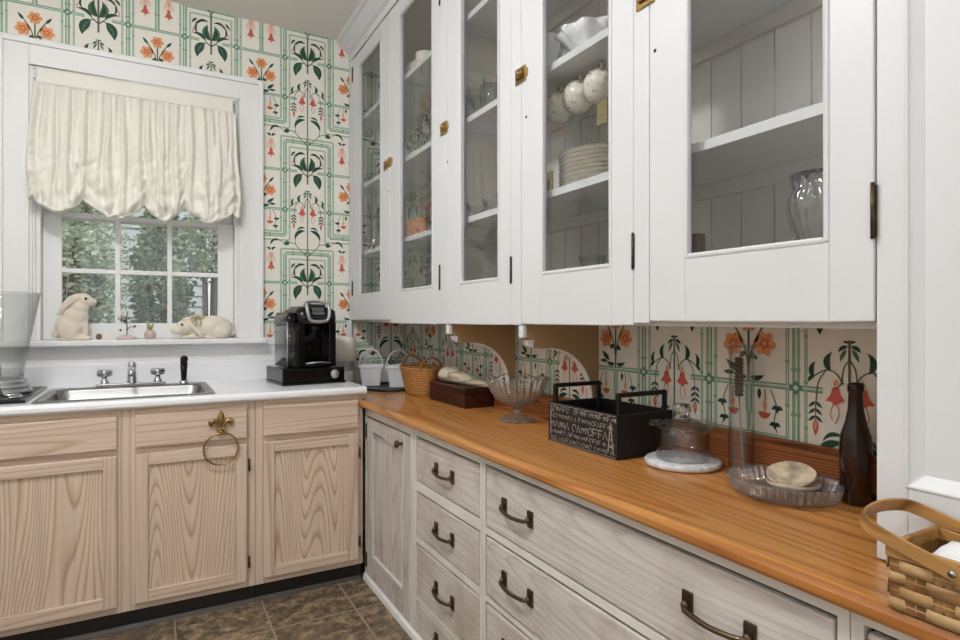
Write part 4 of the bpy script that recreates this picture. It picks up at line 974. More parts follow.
# ------------------------------------------------------------------ ornaments on the sill
SZ = 1.1245
def rot_y(d): return Matrix.Rotation(math.radians(d), 3, 'Y')
def rabbit_up():
    x, y = -.318, 3.305
    t = thing('sitting_rabbit', (x,y,SZ), 'cream ceramic rabbit sitting upright on the window sill', 'rabbit ornament')
    mb = MB()
    mb.ell((x-.010,y,SZ+.062), (.066,.042,.062)); mb.ell((x+.004,y,SZ+.105), (.052,.038,.058)); mb.ell((x+.016,y,SZ+.148), (.040,.033,.045))
    mb.ell((x+.036,y,SZ+.186), (.036,.029,.032), rot=rot_y(12)); mb.ell((x+.062,y,SZ+.178), (.026,.022,.021), rot=rot_y(10)); mb.ell((x+.030,y,SZ+.207), (.018,.02,.012))
    for s in (-1,1):
        mb.ell((x-.018,y+s*.030,SZ+.048), (.046,.020,.046)); mb.ell((x+.018,y+s*.026,SZ+.012), (.042,.015,.012)); mb.ell((x+.044,y+s*.016,SZ+.046), (.013,.012,.046))
        mb.ell((x+.054,y+s*.016,SZ+.009), (.018,.012,.009))
        # ears laid back along the neck
        for k in range(9):
            u = k/8; w = .016*math.sin(PI*(.18+.72*u))+.003
            mb.ell((x+.022-.078*u-.012*math.sin(PI*u)*0, y+s*(.018+.012*math.sin(PI*u)), SZ+.205-.020*u-.060*u*u), (.014,.007,w), rot=rot_y(-35+15*u))
    mb.box((x-.066,y-.036,SZ+.0005), (x+.062,y+.036,SZ+.008)); mb.ell((x-.072,y,SZ+.03), (.018,.018,.018))
    o = mb.build('body', M['stone'], t, remesh=.0035)
    for s in (-1,1): MB().ell((x+.046,y+s*.0275,SZ+.192), (.006,.004,.006)).build('eye', M['eye'], t)
rabbit_up()
def rabbit_lying():
    x, y = .222, 3.300
    t = thing('lying_rabbit', (x,y,SZ), 'ivory ceramic lop-eared rabbit crouching on the window sill', 'rabbit ornament')
    mb = MB()
    mb.ell((x+.045,y,SZ+.058), (.088,.048,.058)); mb.ell((x+.090,y,SZ+.050), (.054,.046,.052)); mb.ell((x-.030,y,SZ+.058), (.050,.040,.046))
    mb.ell((x-.085,y-.004,SZ+.058), (.040,.034,.036), rot=rot_y(-18)); mb.ell((x-.118,y-.005,SZ+.042), (.028,.026,.023)); mb.ell((x-.066,y-.004,SZ+.085), (.022,.024,.016))
    for s in (-1,1):
        for k in range(8):
            u = k/7; w = .013+.008*math.sin(PI*u)
            mb.ell((x-.062+.052*u, y+s*(.030+.014*math.sin(PI*u*.8)), SZ+.078-.062*u), (.012,.008,w), rot=rot_y(-40))
        mb.ell((x+.085,y+s*.036,SZ+.034), (.042,.020,.034)); mb.ell((x-.055,y+s*.022,SZ+.010), (.035,.014,.010))
        mb.ell((x-.072,y+s*.026,SZ+.100), (.026,.006,.008), rot=rot_y(-8))
    mb.box((x-.10,y-.03,SZ+.0005), (x+.11,y+.03,SZ+.010)); mb.ell((x+.136,y,SZ+.030), (.018,.018,.018))
    mb.build('body', M['stone2'], t, remesh=.0035)
    for s in (-1,1): MB().ell((x-.096,y-.004+s*.0325,SZ+.070), (.006,.004,.006)).build('eye', M['eye'], t)
    mb = MB()
    for s in (-1,1):
        mb.ell((x-.030+s*.020,y-.020,SZ+.108), (.020,.010,.011), rot=rot_y(s*20)); mb.tube(curve([(x-.03,y-.022,SZ+.106),(x-.03+s*.018,y-.038,SZ+.088),(x-.03+s*.012,y-.045,SZ+.066)], 4), .005, 8, flat=.4)
    mb.ell((x-.030,y-.024,SZ+.108), (.008,.009,.009)); mb.tube([(x-.03+.003*math.cos(a), y+.043*math.cos(a), SZ+.060+.045*math.sin(a)) for a in [2*PI*k/24 for k in range(24)]], .005, 6, closed=True); mb.build('ribbon_bow', M['ribbon'], t)
rabbit_lying()
def trinkets():
    y = 3.29
    t = thing('small_figurine', (-.205,y,SZ), 'tiny white and brown figurine beside the sitting rabbit on the sill', 'figurine')
    mb = MB(); mb.ell((-.193,y,SZ+.018), (.020,.014,.017)); mb.ell((-.178,y,SZ+.012), (.012,.011,.012)); mb.box((-.213,y-.011,SZ), (-.172,y+.011,SZ+.006)); mb.build('body', M['china'], t, remesh=.0025)
    MB().ell((-.222,y,SZ+.015), (.013,.012,.0145)).build('head', M['twig'], t)
    t = thing('twig_ornament', (-.11,y,SZ), 'pinkish twig tree ornament on a round base mid sill', 'ornament')
    MB().lathe([(0,0),(.042,0),(.046,.006),(.036,.014),(.014,.022),(0,.023)], (-.11,y,SZ), 24, sy=.6).build('base', M['mauve_dull'], t)
    mb = MB()
    mb.tube(curve([(-.11,y,SZ+.02),(-.108,y,SZ+.06),(-.112,y,SZ+.10),(-.106,y,SZ+.135)], 4), .0028, 6)
    for k in range(9):
        a = random.uniform(-1,1); z = SZ+random.uniform(.04,.09); mb.tube(curve([(-.11,y,z),(-.11+.022*a,y-.006,z+.016),(-.11+.038*a,y+.004*a,z+.02)], 3), .002, 5)
    tw = mb.build('twig', M['twig'], t)
    for k in range(6): MB().ell((-.11+.034*math.cos(k*1.05+.3), y-.004, SZ+.062+.028*math.sin(k*1.9)), (.0055,.005,.0055), seg=10, rings=6).build('bud', M['china'] if k % 2 else M['eye'], t)
    t = thing('small_pot_plant', (-.012,y,SZ), 'tiny pale pot with a green sprig beside the twig ornament', 'pot plant')
    MB().lathe([(0,.001),(.018,.001),(.026,.012),(.027,.026),(.019,.040),(.017,.044),(0,.040)], (-.012,y,SZ), 24).build('pot', M['mauve_dull'], t)
    mb = MB()
    for k in range(16):
        a = k*2.4; h = random.uniform(.02,.046); p = Vector((-.012,y,SZ+.038)); q = p+Vector((.016*math.cos(a), .014*math.sin(a), h)); mb.tube([p, (p+q)/2+Vector((0,0,.004)), q], [.003,.0045,.001], 5)
    mb.build('sprig_foliage', M['plantgreen'], t)
trinkets()

# ------------------------------------------------------------------ things on the wooden worktop
TZ = WT+.001
t = thing('dark_tray', (1.09,3.10,TZ), 'dark grey oval tray in the corner holding two white buckets', 'tray')
MB().lathe([(0,0),(.170,0),(.180,.004),(.182,.014),(.176,.014),(.172,.007),(0,.006)], (1.118,3.075,TZ), 48, sx=.80, sy=1.08).build('tray_dish', M['tray'], t)
def bucket(x, y, label):
    t = thing('white_bucket', (x,y,TZ+.0095), label, 'bucket', 'white buckets on the dark tray', rotz=math.radians(-19))
    def rrect(w, d, r=.012, n=4):
        P = []
        for cx, cy, a0 in ((w-r,d-r,0),(-w+r,d-r,PI/2),(-w+r,-d+r,PI),(w-r,-d+r,1.5*PI)):
            for k in range(n+1): a = a0+PI/2*k/n; P.append((cx+r*math.cos(a), cy+r*math.sin(a)))
        return P
    rows = [(rrect(.050,.046),0),(rrect(.064,.056),.100),(rrect(.071,.062),.101),(rrect(.071,.062),.114),(rrect(.063,.055),.114),(rrect(.048,.044),.006)]
    n = len(rows[0][0]); vs = [(a, b, h) for P, h in rows for a, b in P]
    fs = [(i*n+k, i*n+(k+1) % n, (i+1)*n+(k+1) % n, (i+1)*n+k) for i in range(len(rows)-1) for k in range(n)]+[tuple(range(n))[::-1], tuple((len(rows)-1)*n+k for k in range(n))]
    MB().add(vs, fs, 0, False).build('pail', M['bucket'], t, bevel=.001, local=True)
    MB().tube([(.064*math.cos(a), 0, .108+.090*math.sin(a)) for a in [PI*k/20 for k in range(21)]], .0038, 8).build('bail_handle', M['bucket'], t, local=True)
bucket(1.062, 3.165, 'square white bucket with arched handle in full view on the dark tray')
bucket(1.172, 3.030, 'square white bucket half hidden behind the wicker basket')
def wicker_basket():
    c = (1.178,2.735,TZ); t = thing('wicker_basket', c, 'oval honey wicker basket with two arched handles beside the wooden box', 'basket')
    sx, sy = .66, 1.06
    def wob(r, z, a): return r*(1+.012*math.cos(46*a)*(1 if int(z/.0085) % 2 else -1))
    prof = [(0,.001),(.096,.001),(.102,.006)]+[(.102+.040*(k/14)**.8, .008+.0085*k) for k in range(15)]
    top = prof[-1]
    inner = [(r-.009, z) for r, z in prof[::-1][:14]]+[(.090,.012),(0,.012)]
    MB().lathe(prof+inner, c, 92, sx=sx, sy=sy, wob=wob).build('woven_body', M['wicker'], t)
    R = top[0]-.003
    mb = MB()
    for dz, ph in ((.0,0),(.006,PI/10)):
        mb.tube([(c[0]+sx*(R+.003*math.cos(20*a+ph))*math.cos(a), c[1]+sy*(R+.003*math.cos(20*a+ph))*math.sin(a), c[2]+top[1]+.002+dz) for a in [2*PI*k/80 for k in range(80)]], .0055, 8, closed=True)
    mb.build('braided_rim', M['wicker'], t)
    for s in (-1,1):
        mb = MB()
        for d in (-.004,.004):
            mb.tube([(c[0]+.058*math.cos(a)+d, c[1]+s*(.118+.012*math.sin(a))+d, c[2]+.126+.062*math.sin(a)) for a in [PI*k/18 for k in range(19)]], .0042, 8)
        mb.build('handle', M['wicker'], t)
wicker_basket()
t = thing('wooden_box', (1.22,2.365,TZ), 'dark mahogany lidded box under the pale horn ornament', 'box')
bx0, bx1, by0, by1 = 1.139, 1.283, 2.19, 2.545
MB().box((bx0,by0,TZ), (bx1,by1,TZ+.058)).build('box_body', M['mahogany'], t, bevel=.003)
MB().box((bx0-.002,by0-.002,TZ+.0595), (bx1,by1+.002,TZ+.086)).build('lid', M['mahogany'], t, bevel=.006)
def horn():
    z = TZ+.087; t = thing('horn_ornament', (1.20,2.36,z), 'long pale tapering horn-shaped ornament lying on the mahogany box', 'ornament')
    pts = curve([(1.185,2.505,z+.034),(1.188,2.46,z+.038),(1.195,2.38,z+.036),(1.205,2.28,z+.026),(1.215,2.17,z+.014),(1.222,2.09,z+.006)], 7); n = len(pts)
    rs = [max(.004, .037*math.sin(PI*min(1, .18+.95*k/(n-1)))**.8) if k < n*.35 else .037*(1-(k/(n-1)-.35)/.70) for k in range(n)]
    pts = [Vector((p.x, p.y, z+r*.98+.0012+(0.0 if k < n*.5 else (k/(n-1)-.5)*.01))) for k, (p, r) in enumerate(zip(pts, rs))]
    MB().tube(pts, rs, 20).build('horn_body', M['horn'], t)
    MB().ell(tuple(pts[0]+Vector((0,.004,0))), (.018,.006,.018)).build('butt_cap', M['twig'], t)
horn()
def compote():
    c = (1.178,1.842,TZ); t = thing('glass_compote', c, 'footed clear glass compote with a scalloped rim on the wooden worktop', 'compote')
    N = 24
    def wob(r, z, a): return r*(1+.055*math.cos(N*a+z*22)*min(1, max(0, (z-.055)/.04)))
    def zz(k): return k
    prof = [(.010,.044),(.018,.050),(.050,.062),(.078,.083),(.094,.108),(.103,.132),(.109,.150),(.113,.160),(.107,.156),(.099,.136),(.088,.110),(.070,.086),(.044,.068),(.012,.060),(0,.059)]
    mb = MB().lathe(prof, c, 240, wob=wob); 
    mb.v = [(x, y, z+(.006*math.cos(9*math.atan2(y-c[1], x-c[0])) if z-c[2] > .13 else 0)) for x, y, z in mb.v]
    mb.build('bowl', M['sparkle'], t)
    MB().lathe([(0,.0),(.060,.0),(.066,.004),(.064,.009),(.040,.018),(.020,.024),(.017,.032),(.021,.040),(.014,.0445),(0,.0445)], c, 96, wob=lambda r, z, a: r*(1+.05*math.cos(12*a)*(r > .03))).build('foot', M['sparkle'], t)
compote()
def crate():
    x0, x1, y0, y1 = 1.077, 1.282, 1.192, 1.502; z0, z1 = TZ, TZ+.119
    t = thing('black_crate', ((x0+x1)/2,(y0+y1)/2,z0), 'black wooden crate printed with white script and two frame handles', 'crate')
    mb = MB(); th = .007
    mb.box((x0+th,y0+th,z0), (x1-th,y1-th,z0+.008)); 
    mb.box((x0,y0,z0), (x0+th,y1,z1)); mb.box((x1-th,y0,z0), (x1,y1,z1)); mb.box((x0+th,y0,z0), (x1-th,y0+th,z1)); mb.box((x0+th,y1-th,z0), (x1-th,y1,z1))
    mb.build('tray_body', M['inkbox'], t)
    MB().box((x0+th+.0005,y0+th+.0005,z0+.0085), (x1-th-.0005,y1-th-.0005,z0+.0105)).build('lining', M['boxred'], t)
    # print: illegible poster lettering, strokes on the long side
    mb = MB(); rnd = random.Random(3); xo = x0-.0004
    def put(pts, w, lay=0):
        for q in stroke(pts, w): mb.add([(xo-.0001*lay, y1-a, z0+b) for a, b in q], [(0,1,2,3)], 0)
    Ln = y1-y0
    rows = [(.014,.013,.0013),(.033,.012,.0015),(.057,.022,.0022),(.082,.013,.0014),(.104,.015,.0016)]
    for zc, hh, w in rows:
        a = .010
        while a < Ln-.016:
            kind = rnd.random(); cw = hh*rnd.uniform(.5,.95)
            if a+cw > Ln-.006: break
            if rnd.random() < .16: a += cw*.8; continue
            if kind < .32:      # looping script
                n = 12; put([(a+cw*1.8*k/n+.25*cw*math.sin(k*1.9), zc+hh*.45*math.sin(k*2.1+rnd.random())) for k in range(n+1)], w); a += cw*1.8+.003
            elif kind < .55:
                put([(a,zc-hh*.5),(a,zc+hh*.5)], w*1.2); put([(a,zc+hh*.5),(a+cw,zc+hh*.5)], w); put([(a,zc),(a+cw*.8,zc)], w); a += cw+.004
            elif kind < .8:
                put([(a+cw*.5+cw*.5*math.cos(q), zc+hh*.5*math.sin(q)) for q in [2*PI*k/12 for k in range(10+rnd.randint(0,2))]], w); a += cw+.004
            else:
                put([(a,zc-hh*.5),(a+cw*.5,zc+hh*.5),(a+cw,zc-hh*.5)], w*1.2); a += cw+.004
    put([(.012,.094),(.012,.02)], .003); put([(.012,.094),(.026,.094)], .002)
    put([(Ln-.036,.018),(Ln-.026,.096)], .0035); put([(Ln-.016,.018),(Ln-.026,.096)], .0035)      # little tower
    for h in (.03,.05,.07): put([(Ln-.034+h*.06,h),(Ln-.018-h*.06,h)], .0025)
    put([(.006,.004),(Ln-.006,.004)], .0012); put([(.006,z1-z0-.004),(Ln-.006,z1-z0-.004)], .0012)
    mb.build('printed_script', M['ink'], t, weld=False)
    for y in (y0+.014, y1-.014):
        mb = MB(); zt = z0+.176; w = .008
        for x in (x0+.012, x1-.024): mb.box((x,y-.005,z0+.012), (x+.012,y+.005,zt-.012))
        mb.box((x0+.012,y-.005,zt-.012), (x1-.012,y+.005,zt)); mb.build('handle', M['inkbox'], t, bevel=.002)
crate()
def cheese_dome():
    c = (1.195,1.078,TZ); t = thing('marble_slab', c, 'round grey marble slab under the glass dome', 'serving board')
    MB().lathe([(0,0),(.088,0),(.094,.003),(.095,.012),(.091,.016),(0,.016)], c, 64).build('marble_disc', M['marble'], t)
    z = TZ+.017; t = thing('glass_dome', (c[0],c[1],z), 'clear glass dome with a knob standing on the marble slab', 'glass dome')
    MB().lathe([(.064,0),(.066,.0),(.066,.066),(.060,.086),(.040,.098),(.018,.103),(.016,.103),(.039,.0955),(.058,.084),(.0635,.065),(.0635,.0)], (c[0],c[1],z), 64).build('bell', M['ware_grey'], t)
    MB().lathe([(.055,.084),(.078,.083),(.085,.087),(.080,.092),(.055,.095)], (c[0],c[1],z), 96, wob=lambda r, zz, a: r*(1+.05*math.cos(12*a)*(r > .06))).build('scalloped_flange', M['ware_grey'], t)
    MB().lathe([(0,.102),(.020,.103),(.013,.110),(.012,.114),(.022,.122),(.024,.131),(.016,.140),(0,.142)], (c[0],c[1],z), 40, wob=lambda r, zz, a: r*(1+.06*math.cos(8*a))).build('knob', M['crystal'], t)
cheese_dome()
t = thing('glass_cylinder', (1.250,.945,TZ), 'tall slim clear glass cylinder with a dark strip inside against the wallpaper', 'glass cylinder')
cc = (1.250,.945,TZ)
MB().lathe([(0,.001),(.032,.001),(.034,.006),(.030,.012),(.0285,.300),(.034,.309),(.032,.311),(.0268,.30),(.0275,.018),(0,.016)], cc, 40).build('tube', M['ware'], t)
mb = MB()
for k in range(11): mb.ell((cc[0]-.004,cc[1]+.004,TZ+.192+.0084*k), (.0110,.0110,.0054), seg=12, rings=6)
mb.tube([(cc[0]-.004,cc[1]+.004,TZ+.188),(cc[0]-.004,cc[1]+.004,TZ+.282)], .0080, 10); mb.build('bead_strip', M['label_dark'], t)
MB().tube([(cc[0]+.002,cc[1]-.002,TZ+.018),(cc[0]-.004,cc[1]+.004,TZ+.189)], .002, 8).build('stem_rod', M['silver'], t)
def relish_dish():
    c = (1.172,.785,TZ); t = thing('relish_dish', c, 'fluted clear glass relish dish holding two shells', 'dish')
    def octo(r, z, a):
        k = (a % (PI/4))-PI/8; return r*(.5+.5*math.cos(PI/8)/math.cos(k))*(1+(.034*math.cos(44*a) if .004 < z < .036 else 0))
    prof = [(0,.001),(.088,.001),(.097,.005),(.104,.010),(.110,.030),(.114,.038),(.109,.039),(.104,.028),(.098,.010),(.090,.007),(0,.006)]
    MB().lathe(prof, c, 448, sx=.92, sy=1.05, wob=octo).build('fluted_bowl', M['sparkle'], t)
    mb = MB(); mb.box((c[0]-.113,c[1]-.030,TZ+.021), (c[0]-.105,c[1]-.004,TZ+.036)); mb.ell((c[0]-.113,c[1]-.025,TZ+.028), (.005,.008,.008)); mb.ell((c[0]-.113,c[1]-.009,TZ+.028), (.005,.008,.008)); mb.build('tab_handle', M['crystal'], t)
    def shell(c, r, tilt, rz, label):
        o = thing('oyster_shell', c, label, 'shell'); R = Matrix.Rotation(math.radians(rz), 3, 'Z') @ Matrix.Rotation(math.radians(tilt), 3, 'Y')
        def w(r0, z, a): return r0*(1+.05*math.cos(2*a+.4)+.012*math.cos(5*a)+.004*math.cos(17*a))
        mb = MB().lathe([(0,-.010),(.3*r,-.009),(.7*r,-.004),(.95*r,.004),(r,.009),(.97*r,.010)], (0,0,0), 60, wob=w); mb.v = [tuple(R @ Vector(p)+Vector(c)+Vector((0,0,.011))) for p in mb.v]; mb.build('outer_shell', M['shell'], o)
        mb = MB().lathe([(.97*r,.010),(.86*r,.006),(.55*r,-.002),(.2*r,-.006),(0,-.0065)], (0,0,0), 60, wob=w); mb.v = [tuple(R @ Vector(p)+Vector(c)+Vector((0,0,.011))) for p in mb.v]; mb.build('inner_shell', M['shell_in'], o)
    shell((c[0]+.016,c[1]-.012,TZ+.009), .054, 3, 20, 'lower pale oyster shell lying in the fluted glass dish')
    shell((c[0]+.022,c[1]-.004,TZ+.026), .050, -17, 28, 'upper oyster shell tilted open on top of the other shell')
relish_dish()
t = thing('brown_bottle', (1.252,.680,TZ), 'brown glass long-neck bottle beside the white hutch', 'bottle')
MB().lathe([(0,.002),(.025,.001),(.0295,.006),(.0295,.120),(.0275,.139),(.019,.166),(.0143,.192),(.0129,.226),(.0150,.228),(.0150,.241),(.0129,.245),(.0105,.244),(.010,.23),(0,.227)], (1.252,.680,TZ), 40).build('bottle_body', M['bottle'], t)

# splint basket at the front corner
def splint_basket():
    x0, x1, y0, y1 = .840, .966, .262, .414; z0, z1 = TZ, TZ+.082; fl = .006
    t = thing('splint_basket', ((x0+x1)/2,(y0+y1)/2,z0), 'woven splint basket with folded bentwood handle at the worktop edge', 'basket')
    # woven side panels: horizontal splints over and under uprights
    def side(P, L):
        mb = MB(); nu = 5; rows = 5; hz = (z1-z0)/rows
        for k in range(nu):
            a0, a1 = L*k/nu+.001, L*(k+1)/nu-.001; mb.hexa([P(a0,-.0012,z0),P(a1,-.0012,z0),P(a1,.0002,z0),P(a0,.0002,z0)], [P(a0,-.0012,z1),P(a1,-.0012,z1),P(a1,.0002,z1),P(a0,.0002,z1)], 1)
        for r in range(rows):
            zb, zt = z0+hz*r+.0008, z0+hz*(r+1)-.0008; n = nu*8; vs = []; fs = []
            for k in range(n+1):
                a = L*k/n; o = .0012+.0016*max(-1, min(1, 3.*math.cos(PI*(a/L*nu)+PI*(r % 2))))
                vs += [P(a,o,zb), P(a,o+.0004,(zb+zt)/2), P(a,o,zt)]
            for k in range(n):
                for q in range(2): fs.append((k*3+q, (k+1)*3+q, (k+1)*3+q+1, k*3+q+1))
            mb.add(vs, fs, 0, True)
        return mb
    for P, L in ((lambda a, d, z: (x0-d, y1-a, z), y1-y0), (lambda a, d, z: (x1+d, y0+a, z), y1-y0), (lambda a, d, z: (x0+a, y0-d, z), x1-x0), (lambda a, d, z: (x1-a, y1+d, z), x1-x0)):
        side(P, L).build('woven_side', [M['splint'], M['splintd']], t, solid=.0012)
    MB().box((x0+.003,y0+.003,z0+.0005), (x1-.003,y1-.003,z0+.004)).build('base', M['splintd'], t)
    mb = MB(); b = .0035
    for (ax, ay, bx, by) in ((x0-.004,y0-.004,x0+.003,y1+.004),(x1-.003,y0-.004,x1+.004,y1+.004),(x0+.003,y0-.004,x1-.003,y0+.003),(x0+.003,y1-.003,x1-.003,y1+.004)): mb.box((ax,ay,z1-.016), (bx,by,z1+.002))
    mb.build('rim_hoop', M['band'], t, bevel=.002)
    # handle folded over the far end
    zp = z1-.010; yp = .340; xo0, xo1 = x0-.0085, x1+.0085
    path = [(xo0,yp-.012,zp-.003),(xo0,yp+.03,zp+.008),(xo0,yp+.075,zp+.020),(xo0+.006,yp+.100,zp+.028),(xo0+.022,yp+.114,zp+.033),((xo0+xo1)/2,yp+.120,zp+.036),(xo1-.022,yp+.114,zp+.033),(xo1-.006,yp+.100,zp+.028),(xo1,yp+.075,zp+.020),(xo1,yp+.03,zp+.008),(xo1,yp-.012,zp-.003)]
    pts = curve(path, 6); vs = []; fs = []; n = len(pts); tl = Vector((0,-.26,.96))
    for i, p in enumerate(pts):
        tg = pts[min(i+1,n-1)]-pts[max(i-1,0)]; tg.normalize(); nn = tg.cross(tl); nn.normalize(); u = tl*.0095
        for d, e in ((-1,-1),(1,-1),(1,1),(-1,1)): vs.append(p+nn*d*.0022+u*e)
    for i in range(n-1):
        for k in range(4): fs.append((i*4+k, i*4+(k+1) % 4, (i+1)*4+(k+1) % 4, (i+1)*4+k))
    fs += [(3,2,1,0), tuple((n-1)*4+k for k in range(4))]
    MB().add(vs, fs).build('swing_handle', M['band'], t, bevel=.0015)
    for x, s in ((xo0-.0025,-1),(xo1+.0025,1)):
        MB().tube([(x-s*.002,yp,zp), (x+s*.0025,yp,zp)], .0042, 12).build('rivet', M['steel'], t)
    pz = z0+.0045
    p = thing('paper_napkins', ((x0+x1)/2,.33,pz), 'stack of white paper napkins inside the splint basket', 'napkins')
    def sheet(u, v): return (x0+.012+.102*u, y0+.012+.118*v, pz+.058+.010*noise.noise((u*3, v*3, 2))+.010*u)
    mb = MB().grid(sheet, 14, 14); nb = len(mb.v)
    ring = [i for i in range(15)]+[15*j+14 for j in range(1,15)]+[14*15+i for i in range(13,-1,-1)]+[15*j for j in range(13,0,-1)]
    mb.v += [(mb.v[i][0], mb.v[i][1], pz) for i in ring]; m = len(ring)
    for k in range(m): mb.f.append([ring[k], ring[(k+1) % m], nb+(k+1) % m, nb+k]); mb.m.append(0); mb.sm.append(False)
    mb.f.append([nb+k for k in range(m)]); mb.m.append(0); mb.sm.append(False)
    mb.build('napkin_pile', M['paper'], p)
splint_basket()

# ------------------------------------------------------------------ crockery and glass behind the cabinet doors
S0, S1, S2, S3 = 1.2215, 1.6005, 1.9705, 2.3505
def lathe_thing(name, prof, c, label, cat, m, group=None, part='body', seg=28, **k):
    t = thing(name, c, label, cat, group); MB().lathe(prof, c, seg, **k).build(part, m, t); return t
WINE = [(0,.001),(.032,.001),(.030,.004),(.005,.010),(.004,.07),(.012,.082),(.030,.105),(.034,.13),(.030,.165),(.0285,.165),(.0325,.13),(.028,.106),(0,.085)]
TUMB = [(0,.001),(.026,.001),(.028,.004),(.034,.112),(.0328,.112),(.0268,.008),(0,.007)]
CUPG = [(0,.001),(.022,.001),(.024,.004),(.020,.010),(.036,.03),(.042,.055),(.040,.056),(.034,.032),(0,.014)]
CUP = [(0,.001),(.022,.001),(.023,.005),(.034,.022),(.041,.048),(.043,.062),(.041,.062),(.032,.024),(0,.010)]
def handle_ring(c, r, m, parent, ang=0., th=.0035):
    mb = MB().tube([(c[0]+r*math.cos(a)*math.cos(ang), c[1]+r*math.cos(a)*math.sin(ang), c[2]+r*1.15*math.sin(a)) for a in [2*PI*k/20 for k in range(20)]], th, 8, closed=True); return mb.build('handle', m, parent)
# paper-lined cabinet
t = lathe_thing('mauve_vase', [(0,.001),(.040,.001),(.042,.008),(.030,.03),(.026,.10),(.030,.20),(.046,.262),(.044,.262),(.028,.20),(.023,.10),(.027,.03),(0,.012)], (1.085,3.165,S1), 'mauve glass vase on the lowest shelf behind the door beside the window wall', 'vase', M['pink'], seg=40, wob=lambda r, z, a: r*(1+.06*math.cos(10*a)))
lathe_thing('mauve_vase', [(0,.001),(.030,.001),(.032,.008),(.020,.02),(.018,.08),(.022,.15),(.034,.20),(.032,.20),(.02,.15),(.0155,.08),(.017,.02),(0,.01)], (1.165,3.255,S1), 'smaller mauve glass vase behind the taller one in the papered cabinet', 'vase', M['pink'], seg=40)
lathe_thing('glass_bowl', [(0,.001),(.03,.001),(.05,.02),(.07,.055),(.068,.056),(.047,.022),(0,.006)], (1.105,3.17,S2), 'clear glass bowl on the middle shelf behind the door beside the window wall', 'bowl', M['ware_grey'])
t = lathe_thing('white_teapot', [(0,.001),(.04,.001),(.062,.02),(.072,.05),(.062,.082),(.036,.096),(.034,.10),(.014,.112),(.010,.122),(0,.128)], (1.11,2.62,S3), 'white china teapot on the top shelf of the papered cabinet', 'teapot', M['china'])
MB().tube(curve([(1.11,2.555,S3+.035),(1.11,2.525,S3+.05),(1.11,2.507,S3+.085)], 5), [.014]*6+[.009]*5, 10).build('spout', M['china'], t); handle_ring((1.11,2.70,S3+.055), .030, M['china'], t, PI/2)
cups = None
for k, (x, y, z, l) in enumerate([(1.085,2.80,S3,'white china cup under another cup on the top shelf of the papered cabinet'),(1.085,2.80,S3+.064,'white china cup stacked upon another on the top shelf of the papered cabinet'),(1.07,2.44,S3,'white china cup beside the teapot spout on the top shelf')]):
    if cups is None:
        t = cups = lathe_thing('china_cup', CUP, (x,y,z), l, 'cup', M['china'], 'white cups on the top shelf'); handle_ring((x+.0,y-.05,z+.036), .017, M['china'], t, PI/2)
    else:
        t = copy_tree(cups); t.location = (x,y,z); t['label'] = l
wg = None
for k, (y, x, l) in enumerate(((2.80,1.08,'first clear wine glass of the papered cabinet row, nearest the window wall'),(2.70,1.10,'second clear wine glass in the row on the papered cabinet middle shelf'),(2.60,1.08,'third clear wine glass in the row on the papered cabinet middle shelf'),(2.50,1.10,'last clear wine glass in the row, nearest the plank-lined cabinet'))):
    if wg is None: wg = t = lathe_thing('wine_glass', WINE, (x,y,S2), l, 'wine glass', M['ware'], 'wine glasses on the middle shelf')
    else: t = copy_tree(wg); t.location = (x,y,S2); t['label'] = l
ag = None
for k, (y, l) in enumerate(((2.62,'first small amber glass in the row of four, nearest the window wall'),(2.55,'second small amber glass in the row of four in the papered cabinet'),(2.48,'third small amber glass in the row of four in the papered cabinet'),(2.41,'fourth small amber glass in the row, nearest the plank-lined cabinet'))):
    if ag is None: ag = t = lathe_thing('amber_glass', [(0,.001),(.022,.001),(.024,.006),(.021,.016),(.027,.070),(.0255,.070),(.0195,.018),(0,.010)], (1.045,y,S1), l, 'glass', M['amber'], 'amber glasses on the lowest shelf', seg=24, wob=lambda r, z, a: r*(1+.04*math.cos(8*a)))
    else: t = copy_tree(ag); t.location = (1.045,y,S1); t['label'] = l
# plank-lined cabinet, first door
names = ['tumbler at the partition end of the glass row behind the first plank-lined door','second tumbler of the glass row behind the first plank-lined door','third tumbler of the glass row behind the first plank-lined door','fourth tumbler of the glass row, near the first plank-lined door hinge']
tg = None
for k, (x, y) in enumerate(((1.055,1.965),(1.085,1.895),(1.06,1.825),(1.085,1.755))):
    if tg is None: tg = t = lathe_thing('glass_tumbler', TUMB, (x,y,S2), 'clear '+names[k], 'tumbler', M['ware_grey'], 'tumblers on the middle shelf')
    else: t = copy_tree(tg); t.location = (x,y,S2); t['label'] = 'clear '+names[k]
tc = None
for k, (x, y, l) in enumerate(((1.065,1.945,'clear glass punch cup by the partition on the lowest shelf'),(1.075,1.84,'clear glass punch cup in the middle of the lowest shelf'),(1.07,1.735,'clear glass punch cup on the lowest shelf near the door hinge'))):
    if tc is None: tc = t = lathe_thing('punch_cup', CUPG, (x,y,S1), l, 'cup', M['ware_grey'], 'punch cups on the lowest shelf'); handle_ring((x,y-.052,S1+.035), .015, M['ware_grey'], t, PI/2)
    else: t = copy_tree(tc); t.location = (x,y,S1); t['label'] = l
lathe_thing('punch_bowl', [(0,.001),(.05,.001),(.055,.012),(.04,.03),(.09,.07),(.115,.125),(.125,.135),(.120,.137),(.110,.127),(.085,.074),(0,.04)], (1.15,1.88,S0), 'large clear glass punch bowl on the floor of the plank-lined cabinet', 'bowl', M['ware_grey'], seg=48, wob=lambda r, z, a: r*(1+.02*math.cos(16*a)))
